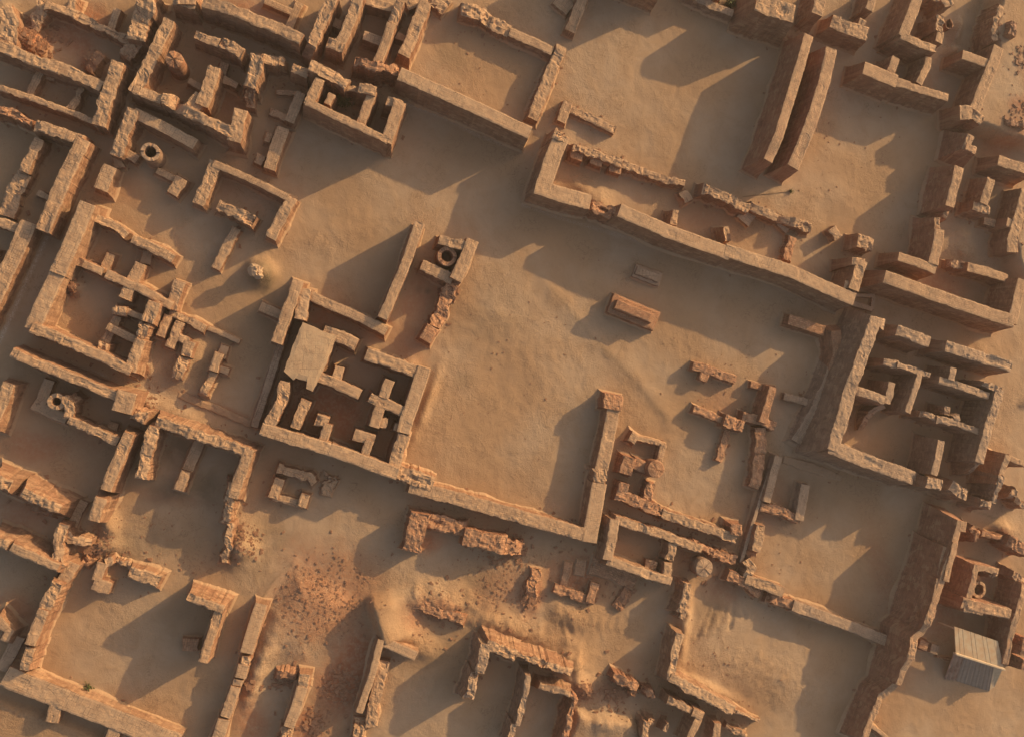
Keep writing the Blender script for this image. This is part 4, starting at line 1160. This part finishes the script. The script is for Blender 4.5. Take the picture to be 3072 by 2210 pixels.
# tall mound with a hollow clod on top
bump_at('D', 1770, 222, 105, 95, 0, 1.15)
terr([('P',1990,-300),('P',1850,380),('P',1900,640),('P',1640,1330),('P',1480,1620),('Q',1640,70),('Q',2130,275),('Q',2900,430),('P',2900,-300)], 2.35, .5)
terr([('J',-9000,-2800),('J',-300,1000),('J',700,1330),('J',2300,1950),('J',9000,4800),('J',9000,12000),('J',-9000,12000)], .4, .5)
terr([('Q',2280,960),('R',2140,0),('R',2190,330),('R',2280,560),('R',2900,560),('Q',2900,900)], 2.0, .5)
terr([('G',1790,860),('G',1650,1220),('G',1620,1500),('G',1700,1440),('G',1860,1300),('G',2100,1250),('H',-10,1080),('H',190,860),('H',60,680),('G',2000,600)], .6, 2.4)
wedge('H', (268,775), (338,1080), 1.5, .45, 2.6)
terr([('M',880,1640),('M',1040,1200),('M',1250,1300),('M',1800,1330),('M',1960,1500),('M',2000,1800),('M',860,1800)], .8, .8)
ridge('E', [(1450,300),(1750,650),(2050,930),(2300,1230)], 60, .10)
ridge('G', [(2000,560),(1850,700),(1740,860)], 34, .12)
ridge('I', [(330,870),(270,1010)], 14, -.12)
ridge('I', [(450,840),(430,1000)], 12, -.12)
ridge('N', [(230,680),(350,860)], 10, -.1)
for k, (x0, y0, dx, dy) in enumerate([(290,870,-60,110),(350,880,10,90),(400,870,-70,150),(470,850,-45,160),(500,880,30,60),(250,980,-50,70),(440,900,60,40),(220,1000,-30,90)]):
    ridge('I', [(x0,y0),(x0+dx*.5+8,y0+dy*.5),(x0+dx,y0+dy)], 13, -.07)
for k in range(9):
    ridge('I', [(20+k*16,20+k*12),(10+k*16,80+k*14),(24+k*16,150+k*15)], 8, -.03)
for k in range(7):
    ridge('H', [(1560+k*60,900+k*6),(1530+k*62,960+k*9),(1545+k*64,1040)], 13, -.05)

# ------------------------------------------------------------------ ground sheet
def build_ground():
    c = [ground_point(t, x, y) for t, x, y in (('A',0,0),('C',2430,0),('G',0,1746),('I',2430,1746))]
    xs = [p[0] for p in c]; ys = [p[1] for p in c]
    def axis(lo, hi, d):
        a = list(np.arange(lo, hi+d, d)); g = d
        left = []; right = []; p, q = a[0], a[-1]
        while g < 160:
            g *= 1.35; p -= g; q += g; left.append(p); right.append(q)
        return np.array(left[::-1]+a+right)
    ax = axis(min(xs)-3, max(xs)+3, .19); ay = axis(min(ys)-3, max(ys)+3, .19)
    X, Y = np.meshgrid(ax, ay); Z = terrain(X, Y)
    nx, ny = len(ax), len(ay)
    co = np.stack([X.ravel(), Y.ravel(), Z.ravel()], 1).astype(np.float32)
    idx = np.arange(nx*ny).reshape(ny, nx)
    q = np.stack([idx[:-1, :-1], idx[:-1, 1:], idx[1:, 1:], idx[1:, :-1]], -1).reshape(-1, 4).astype(np.int32)
    me = bpy.data.meshes.new('ground')
    me.vertices.add(len(co)); me.vertices.foreach_set('co', co.ravel())
    me.loops.add(q.size); me.loops.foreach_set('vertex_index', q.ravel())
    me.polygons.add(len(q)); me.polygons.foreach_set('loop_start', np.arange(0, q.size, 4, dtype=np.int32))
    me.polygons.foreach_set('loop_total', np.full(len(q), 4, np.int32))
    me.update(calc_edges=True)
    me.polygons.foreach_set('use_smooth', [True]*len(q))
    # colour of the soil: red = brick rubble, green = salt crust, blue = darker soil, gravel, plant stain and track edge
    tint = np.zeros((ny, nx, 4), np.float32); tint[..., 3] = np.clip(heaps(X, Y)*(.75+.6*fbm(X*.5, Y*.5, 0, 61, 3)), 0, 1)
    nz = fbm(X*.6, Y*.6, 0, 77, 4)
    def spot(ch, t, x, y, r, amt, ell=1.0, an=0):
        p = ground_point(t, x, y); s = metres(t, x, y, 1.0)*r; a = math.radians(-an)
        u = ((X-p[0])*math.cos(a)+(Y-p[1])*math.sin(a))/s; v = (-(X-p[0])*math.sin(a)+(Y-p[1])*math.cos(a))/(s*ell)
        d = np.hypot(u, v)+.35*nz
        k = np.clip(1.25-d, 0, 1); k = k*k*(3-2*k)*amt
        tint[..., ch] = np.maximum(tint[..., ch], k)
    for a in [('A',250,260,160,1.0), ('A',480,250,230,.75,.6,25), ('A',640,120,180,.7,.7,20), ('A',650,440,110,.9), ('A',1560,700,150,.55,.9), ('A',1700,120,300,.5,.5,22),
              ('A',900,1250,150,.3), ('A',1500,1260,170,.3,.5), ('D',480,340,70,.9), ('D',980,890,45,.9), ('D',1350,1080,200,.7,.12,22),
              ('D',1600,1180,220,.7,.14,24), ('D',2180,1120,150,.9,1.3), ('D',1960,1100,60,.8,2), ('D',2200,560,160,.6,.7), ('E',80,1180,170,.95,1.2), ('E',100,540,300,.45,.4,22),
              ('E',580,420,160,.45,1.6,20), ('E',500,680,190,.35), ('E',360,560,60,.5), ('D',200,1400,260,.6,.5), ('G',130,200,220,.5), ('G',100,900,170,.6),
              ('H',40,800,320,.55,1.3), ('G',2120,760,330,.55,1.3), ('H',80,1350,230,1.0,2.0,15), ('K',1150,1450,260,.7,1.5), ('K',1100,900,110,.7,2.6,15), ('K',1900,1500,200,.9,2), ('H',1700,640,280,.85,.6,15), ('H',1150,700,250,.45,.7,-30), ('H',560,900,140,.6), ('H',1340,760,110,.8,1.6),
              ('H',640,430,140,.6,.6), ('H',700,880,250,.6,.4,14), ('M',1150,1000,160,.6), ('M',1500,1000,330,.6,.5,20), ('I',250,510,220,.8,.4), ('I',380,700,160,.6), ('I',1500,700,120,.4,4,-18),
              ('T',1700,1350,200,.5), ('U',1200,50,420,.5), ('P',900,500,200,.6), ('P',300,1000,200,.3), ('Q',1900,300,300,.6), ('R',1200,600,500,.5,.5), ('Q',2000,-60,280,.9,.6,20), ('P',2150,1100,250,.7), ('C',300,1500,250,.35,.4), ('D',650,1330,150,.3),
              ('G',1150,110,340,.45,.2,12), ('F',400,1100,160,.3), ('I',700,150,220,.4)]:
        spot(0, *a)
    for a in [('G',1000,420,420,.45,.5), ('G',1750,420,200,.4), ('A',1560,720,60,.2), ('B',800,370,150,.35,1.2), ('E',1000,480,350,.25), ('G',1700,600,260,.35), ('H',1050,650,240,.35), ('C',430,40,120,.9,.6,22),
              ('B',60,700,90,.6), ('I',300,900,130,.3), ('D',1790,250,130,1.0), ('I',900,90,300,.35,.5,20), ('G',1100,1000,260,.25), ('H',700,1260,220,.3), ('G',1850,400,120,.5), ('E',880,960,80,.3), ('E',580,340,40,.5), ('E',640,350,26,.7),
              ('G',1200,70,260,.7,.5), ('D',1200,1450,150,.7), ('G',1400,50,160,.8)]:
        spot(2, *a)
    def line(ch, t, pts, w, amt):
        p = [ground_point(t, x, y) for x, y in pts]; s = metres(t, *pts[0], 1.0)*w
        d = _line_d(X, Y, p)/s + .8*np.abs(nz)
        tint[..., ch] = np.maximum(tint[..., ch], np.clip(1.3-d, 0, 1)*amt)
    line(1, 'D', [(325,-20),(180,280),(80,520),(-10,700)], 14, .8)
    line(1, 'B', [(480,700),(760,800),(1000,930),(1300,1030)], 16, .45)
    line(1, 'B', [(1290,1390),(1500,1470),(1900,1590),(2267,1690)], 16, .35)
    line(1, 'D', [(480,850),(720,930)], 18, .4)
    line(2, 'E', [(1480,330),(1740,640),(2020,930),(2270,1230)], 13, .45)
    line(2, 'G', [(1990,560),(1850,690),(1750,850)], 9, .8)
    line(2, 'T', [(430,0),(1200,280),(1900,520)], 16, .6)
    at = me.color_attributes.new('tint', 'FLOAT_COLOR', 'POINT')
    at.data.foreach_set('color', tint.reshape(-1, 4).ravel())
    me.materials.append(MAT['ground'])
    o = bpy.data.objects.new('ground', me); COL.objects.link(o)
    tag(o, 'sandy ground of the excavation with footprints and drifts', 'ground', kind='structure')
    return o
build_ground()

# ------------------------------------------------------------------ clod with a hollow on the mound
def clod():
    c = ground_point('D', 1745, 212, 1.6); rnd = random.Random(4)
    n, m = 18, 10; V = []; F = []
    for j in range(m+1):
        ph = math.pi*j/m
        for i in range(n):
            th = 2*math.pi*i/n
            d = np.array([math.sin(ph)*math.cos(th), math.sin(ph)*math.sin(th), math.cos(ph)])
            r = .62*(1+.35*float(vnoise(np.array([d[0]*2.2]), np.array([d[1]*2.2]), d[2]*2.2, 8)[0]))
            if d[0] > .1 and abs(d[1]) < .6: r *= .62
            V.append(d*np.array([r*1.0, r*.9, r*.85]))
    for j in range(m):
        for i in range(n):
            F.append((j*n+i, (j+1)*n+i, (j+1)*n+(i+1) % n, j*n+(i+1) % n))
    o = mesh_obj('broken_shaft', V, F, MAT['stone'])
    o.location = (c[0], c[1], 1.35)
    tag(o, 'broken pale brick shaft top poking out of the conical sand mound', 'shaft stump')
clod()

# ------------------------------------------------------------------ hut at lower right
def hut():
    top = 2.15
    A = ground_point('U', 1320, 125, top); B_ = ground_point('U', 1910, 325, top)
    C_ = ground_point('U', 1990, 690, top); D_ = ground_point('U', 1340, 480, top)
    root = bpy.data.objects.new('hut', None); COL.objects.link(root)
    o = (A+B_+C_+D_)/4; root.location = (o[0], o[1], 0); root.empty_display_size = .5
    def loc(p, z): return (p[0]-o[0], p[1]-o[1], z)
    def hexa(nm, quad_top, zt, quad_bot, zb, mat, bev=.03):
        V = [loc(p, z) for p, z in zip(quad_top, zt)]+[loc(p, z) for p, z in zip(quad_bot, zb)]
        F = [(3,2,1,0), (4,5,6,7)]+[(i, (i+1) % 4, 4+(i+1) % 4, 4+i) for i in range(4)]
        ob = mesh_obj(nm, V, F, mat, parent=root)
        m = ob.modifiers.new('Bevel', 'BEVEL'); m.width = bev; m.segments = 2
        return ob
    # roof: boards laid side by side
    V = []; F = []; k = 11
    for i in range(k):
        a, b = i/k+.0012, (i+1)/k-.0012; dz = .012*(i % 3)
        q = [A+(B_-A)*a, A+(B_-A)*b, D_+(C_-D_)*b, D_+(C_-D_)*a]
        s = len(V)
        V += [loc(p, top+dz) for p in q]+[loc(p, top-.08+dz) for p in q]
        F += [(s+3,s+2,s+1,s), (s+4,s+5,s+6,s+7)]+[(s+j, s+(j+1) % 4, s+4+(j+1) % 4, s+4+j) for j in range(4)]
    mesh_obj('roof', V, F, MAT['roof'], parent=root)
    fr = (D_-A)/np.linalg.norm(D_-A); al = (C_-D_)/np.linalg.norm(C_-D_)
    hexa('fascia', [D_-al*.1, C_+al*.15, C_+al*.15+fr*.28, D_-al*.1+fr*.28], [top+.1]*4,
         [D_-al*.1, C_+al*.15, C_+al*.15+fr*.24, D_-al*.1+fr*.24], [top-.3]*4, MAT['plank'], .07)
    b0 = ground_point('U', 1350, 870, .05); b1 = ground_point('U', 1800, 1010, .05)
    b2 = ground_point('U', 1185, 835, .05); b3 = ground_point('U', 1870, 960, .05)
    d1 = D_+(C_-D_)*.22; c1 = D_+(C_-D_)*.84
    up = np.array
    def sheet(nm, p0, p1, q1, q0, zt, zb, mat, waves=0, amp=.03):
        n = 25; V = []; F = []
        for j in range(9):
            t = j/8
            for i in range(n):
                s = i/(n-1)
                p = (p0*(1-s)+p1*s)*(1-t)+(q0*(1-s)+q1*s)*t
                z = zt*(1-t)+zb*t
                w = amp*math.sin(s*waves*2*math.pi)
                V.append(loc(p+fr*w, z+w))
        for j in range(8):
            for i in range(n-1): F.append((j*n+i, (j+1)*n+i, (j+1)*n+i+1, j*n+i+1))
        ob = mesh_obj(nm, V, F, mat, parent=root)
        m = ob.modifiers.new('Solidify', 'SOLIDIFY'); m.thickness = .05
        return ob
    e = fr*.22
    sheet('front_sheet', d1+e, c1+e, b1, b0, top-.3, .02, MAT['sheet'], 9, .02)
    sheet('curtain', D_+e, d1+e, b0, b2, top-.32, .02, MAT['cloth'], 3, .07)
    hexa('side_post', [c1+e, C_+e+al*.1, C_+e+al*.1-fr*.2, c1+e-fr*.2], [top-.25]*4, [b1+al*.05, b3+al*.1, b3+al*.1-fr*.2, b1+al*.05-fr*.2], [-.1]*4, MAT['plank'], .03)
    for p in (A, B_):
        q = p+(D_-A)*.05
        hexa('post', [q, q+al*.15, q+al*.15+fr*.15, q+fr*.15], [top-.08]*4, [q, q+al*.15, q+al*.15+fr*.15, q+fr*.15], [-.3]*4, MAT['plank'], .01)
    tag(root, 'wooden guard hut with plank roof and grey sloping front sheet at the lower right', 'hut')
hut()

# ------------------------------------------------------------------ plants
def shrub(label, t, x, y, z, r, n, leaf, cat='shrub'):
    c = ground_point(t, x, y, z); rnd = random.Random(int(x+y))
    V = []; F = []; V2 = []; F2 = []
    for i in range(n):
        an = rnd.random()*6.283; el = rnd.random()*1.3+.15; rr = r*(.35+.65*rnd.random())
        tip = np.array([math.cos(an)*math.cos(el)*rr, math.sin(an)*math.cos(el)*rr, math.sin(el)*rr*.9])
        s = len(V2); w = .012
        V2 += [(-w, 0, 0), (w, 0, 0), tuple(tip+[w, 0, 0]), tuple(tip-[w, 0, 0]), (0, -w, 0), (0, w, 0), tuple(tip+[0, w, 0]), tuple(tip-[0, w, 0])]
        F2 += [(s, s+1, s+2, s+3), (s+4, s+5, s+6, s+7)]
        for k in range(leaf):
            p = tip*(.45+.6*rnd.random()) + np.array([rnd.gauss(0, .08), rnd.gauss(0, .08), rnd.gauss(0, .06)])*r
            a = np.array([rnd.gauss(0, 1) for _ in range(3)]); a /= np.linalg.norm(a); b = np.cross(a, [rnd.random(), .3, .7]); b /= np.linalg.norm(b)
            L = .07+.05*rnd.random(); s = len(V)
            V += [tuple(p-a*L), tuple(p+b*L*.5), tuple(p+a*L), tuple(p-b*L*.5)]; F.append((s, s+1, s+2, s+3))
    root = bpy.data.objects.new('shrub', None); COL.objects.link(root); root.location = (c[0], c[1], z); root.empty_display_size = .3
    mesh_obj('twigs', V2, F2, MAT['twig'], parent=root)
    if leaf: mesh_obj('foliage', V, F, MAT['leaf'], parent=root)
    tag(root, label, cat)
shrub('green leafy shrub growing inside the tall four room building', 'B', 60, 690, .3, 1.2, 90, 9)
shrub('dusty green shrub beside the battered stump at the top edge', 'C', 430, 40, 0, 1.0, 70, 7)
shrub('second dusty shrub at the top edge left of the battered stump', 'C', 330, 10, 0, .7, 50, 6)
shrub('small bare bush at the foot of the very thick mud wall', 'G', 600, 1405, .1, .6, 60, 1)
shrub('tiny dry bush at the end of the stretched cord near the parallel walls', 'C', 842, 1303, 0, .35, 40, 1)

def tube(name, P, r, mat, n=6):
    V = []; F = []
    for i, p in enumerate(P):
        d = np.array(P[min(i+1, len(P)-1)])-np.array(P[max(i-1, 0)]); d /= np.linalg.norm(d)
        a = np.cross(d, [0, 0, 1]); a /= np.linalg.norm(a)+1e-9; b = np.cross(d, a)
        for k in range(n):
            t = 2*math.pi*k/n; V.append(np.array(p)+r*(a*math.cos(t)+b*math.sin(t)))
    for i in range(len(P)-1):
        for k in range(n): F.append((i*n+k, i*n+(k+1) % n, (i+1)*n+(k+1) % n, (i+1)*n+k))
    return mesh_obj(name, V, F, mat)
a = ground_point('C', 515, 1340); b = ground_point('C', 842, 1303)
o = tube('cord', [(*(a+(b-a)*k/12), float(terrain(*(a+(b-a)*k/12)))+.05+.02*math.sin(k)) for k in range(13)], .025, MAT['twig'])
rebase(o, (float(a[0]), float(a[1]), 0)); tag(o, 'thin dark cord stretched over sand below the parallel walls', 'cord')

# ------------------------------------------------------------------ loose bricks and clods (uncountable)
def scatter():
    rnd = random.Random(11); V = []; F = []
    zones = [('A',230,290,150,260,1.0), ('A',640,430,70,80,1), ('D',500,330,60,60,1), ('D',980,895,40,40,1), ('G',2130,780,330,200,.6), ('H',60,820,300,200,.65), ('H',1150,720,260,160,.6), ('H',1250,480,90,70,.9), ('G',1000,470,300,90,.5), ('D',1000,1080,120,60,.6), ('H',60,1400,120,110,1),
             ('G',700,400,100,60,.7), ('G',1680,400,120,100,.8), ('K',1120,900,60,90,1), ('K',2000,1450,200,120,1), ('H',1700,660,260,110,.8), ('H',1340,800,80,60,1), ('H',700,920,200,70,.9),
             ('M',1100,1000,150,70,1), ('M',1550,1020,300,90,1), ('I',260,520,180,60,.9), ('Q',2000,0,260,60,1), ('P',2050,900,200,80,1), ('E',760,340,60,40,1), ('S',1450,1500,130,30,1),
             ('Q',1400,1250,120,40,1), ('C',850,260,60,14,1), ('H',1230,480,120,60,1), ('G',640,470,60,40,1), ('I',1500,1420,60,30,1), ('R',2200,300,90,60,1), ('K',1600,820,200,60,1), ('D',2060,1030,50,40,1),
             ('E',1300,900,700,60,.45), ('C',1200,1100,500,60,.45), ('F',300,1000,400,60,.5), ('I',700,500,300,30,.45), ('N',900,700,800,60,.45), ('B',900,400,400,30,.45), ('H',1000,700,300,60,.5)]
    for t, x, y, r, n, sc in zones:
        for k in range(n):
            px = x+rnd.gauss(0, r*.5); py = y+rnd.gauss(0, r*.5)
            p = ground_point(t, px, py); s = (.05+.10*rnd.random()**2)*sc
            V.append((p[0], p[1], s, rnd.random()))
    for cx, cy, N, w, h, ro, ba in FEET:
        for k in range(int(len(cx)*.11*(.25+1.6*ro**2))):
            i = rnd.randrange(len(cx)); sg = rnd.choice((-1, 1)); o = sg*(w/2+ba*h+.12+abs(rnd.gauss(0, .3)))
            V.append((cx[i]+N[i][0]*o, cy[i]+N[i][1]*o, .045+.08*rnd.random()**2, rnd.random()))
    pts = np.array(V); z = terrain(pts[:, 0], pts[:, 1])
    V = []; F = []
    for (x, y, s, q), zz in zip(pts, z):
        an = q*50; ca, sa = math.cos(an), math.sin(an); b = len(V); L, W, Hh = s*1.5, s*.9, s*.7
        for dz in (-.3, 1):
            for dx, dy in ((-1,-1),(1,-1),(1,1),(-1,1)):
                ex = dx*L*(1+.3*math.sin(an*3+dx+dy*2)); ey = dy*W*(1+.3*math.cos(an*5+dx))
                V.append((x+ex*ca-ey*sa, y+ex*sa+ey*ca, zz+dz*Hh*(1+.25*math.sin(an*7+dx*2))))
        F += [(b+3,b+2,b+1,b), (b+4,b+5,b+6,b+7)]+[(b+i, b+(i+1) % 4, b+4+(i+1) % 4, b+4+i) for i in range(4)]
    o = mesh_obj('loose_bricks', V, F, MAT['rubble'])
    tag(o, 'loose bricks and clods scattered over the rubble slopes', 'rubble', kind='stuff')
scatter()

# ------------------------------------------------------------------ camera, light, sky
cam = bpy.data.cameras.new('camera'); co = bpy.data.objects.new('camera', cam); COL.objects.link(co)
cam.sensor_width = 36; cam.lens = FPX/PW*36; cam.clip_end = 3000; cam.clip_start = .5
co.location = (0, 0, CAMH); co.rotation_mode = 'QUATERNION'; co.rotation_quaternion = CQ
SC.camera = co

SUN_EL = math.radians(17.0)
p0 = ground_point('C', 850, 275); p1 = ground_point('C', 190, 622)
d = (p0-p1)/np.linalg.norm(p0-p1)              # towards the sun
az = math.atan2(d[1], d[0])
sd = bpy.data.lights.new('sun', 'SUN'); sd.energy = 3.6; sd.angle = math.radians(.6); sd.color = (1.0, .79, .455)
so = bpy.data.objects.new('sun', sd); COL.objects.link(so)
v = Vector((math.cos(az)*math.cos(SUN_EL), math.sin(az)*math.cos(SUN_EL), math.sin(SUN_EL)))
so.rotation_euler = v.to_track_quat('Z', 'Y').to_euler(); so.location = v*150

# thin warm dust haze hanging over the site
def haze():
    c = [ground_point(t, x, y) for t, x, y in (('A',0,0),('C',2430,0),('G',0,1746),('I',2430,1746))]
    x0 = min(p[0] for p in c)-12; x1 = max(p[0] for p in c)+12; y0 = min(p[1] for p in c)-12; y1 = max(p[1] for p in c)+12
    z0, z1 = -1.6, CAMH+3
    V = [(x, y, z) for z in (z0, z1) for x, y in ((x0,y0),(x1,y0),(x1,y1),(x0,y1))]
    F = [(3,2,1,0), (4,5,6,7)]+[(i, (i+1) % 4, 4+(i+1) % 4, 4+i) for i in range(4)]
    mt = bpy.data.materials.new('dust_haze'); mt.use_nodes = True; t = mt.node_tree; t.nodes.clear()
    out = t.nodes.new('ShaderNodeOutputMaterial'); pv = t.nodes.new('ShaderNodeVolumePrincipled')
    pv.inputs['Color'].default_value = (.95, .74, .56, 1); pv.inputs['Density'].default_value = .00045; pv.inputs['Anisotropy'].default_value = .1
    t.links.new(pv.outputs[0], out.inputs['Volume'])
    o = mesh_obj('haze', V, F, mt); tag(o, 'thin warm dust haze over the ruins', 'haze', kind='stuff')
haze()

w = bpy.data.worlds.new('World'); SC.world = w; w.use_nodes = True
nt = w.node_tree; bg = nt.nodes['Background']
sky = nt.nodes.new('ShaderNodeTexSky'); sky.sky_type = 'NISHITA'; sky.sun_disc = False
sky.sun_elevation = SUN_EL; sky.sun_rotation = math.pi/2-az
sky.dust_density = 4.0; sky.air_density = 1.0; sky.ozone_density = 1.0
nt.links.new(sky.outputs[0], bg.inputs[0]); bg.inputs[1].default_value = .128

SC.view_settings.view_transform = 'Standard'; SC.view_settings.look = 'None'
SC.view_settings.exposure = .52; SC.view_settings.gamma = 1.0
SC.render.engine = 'CYCLES'
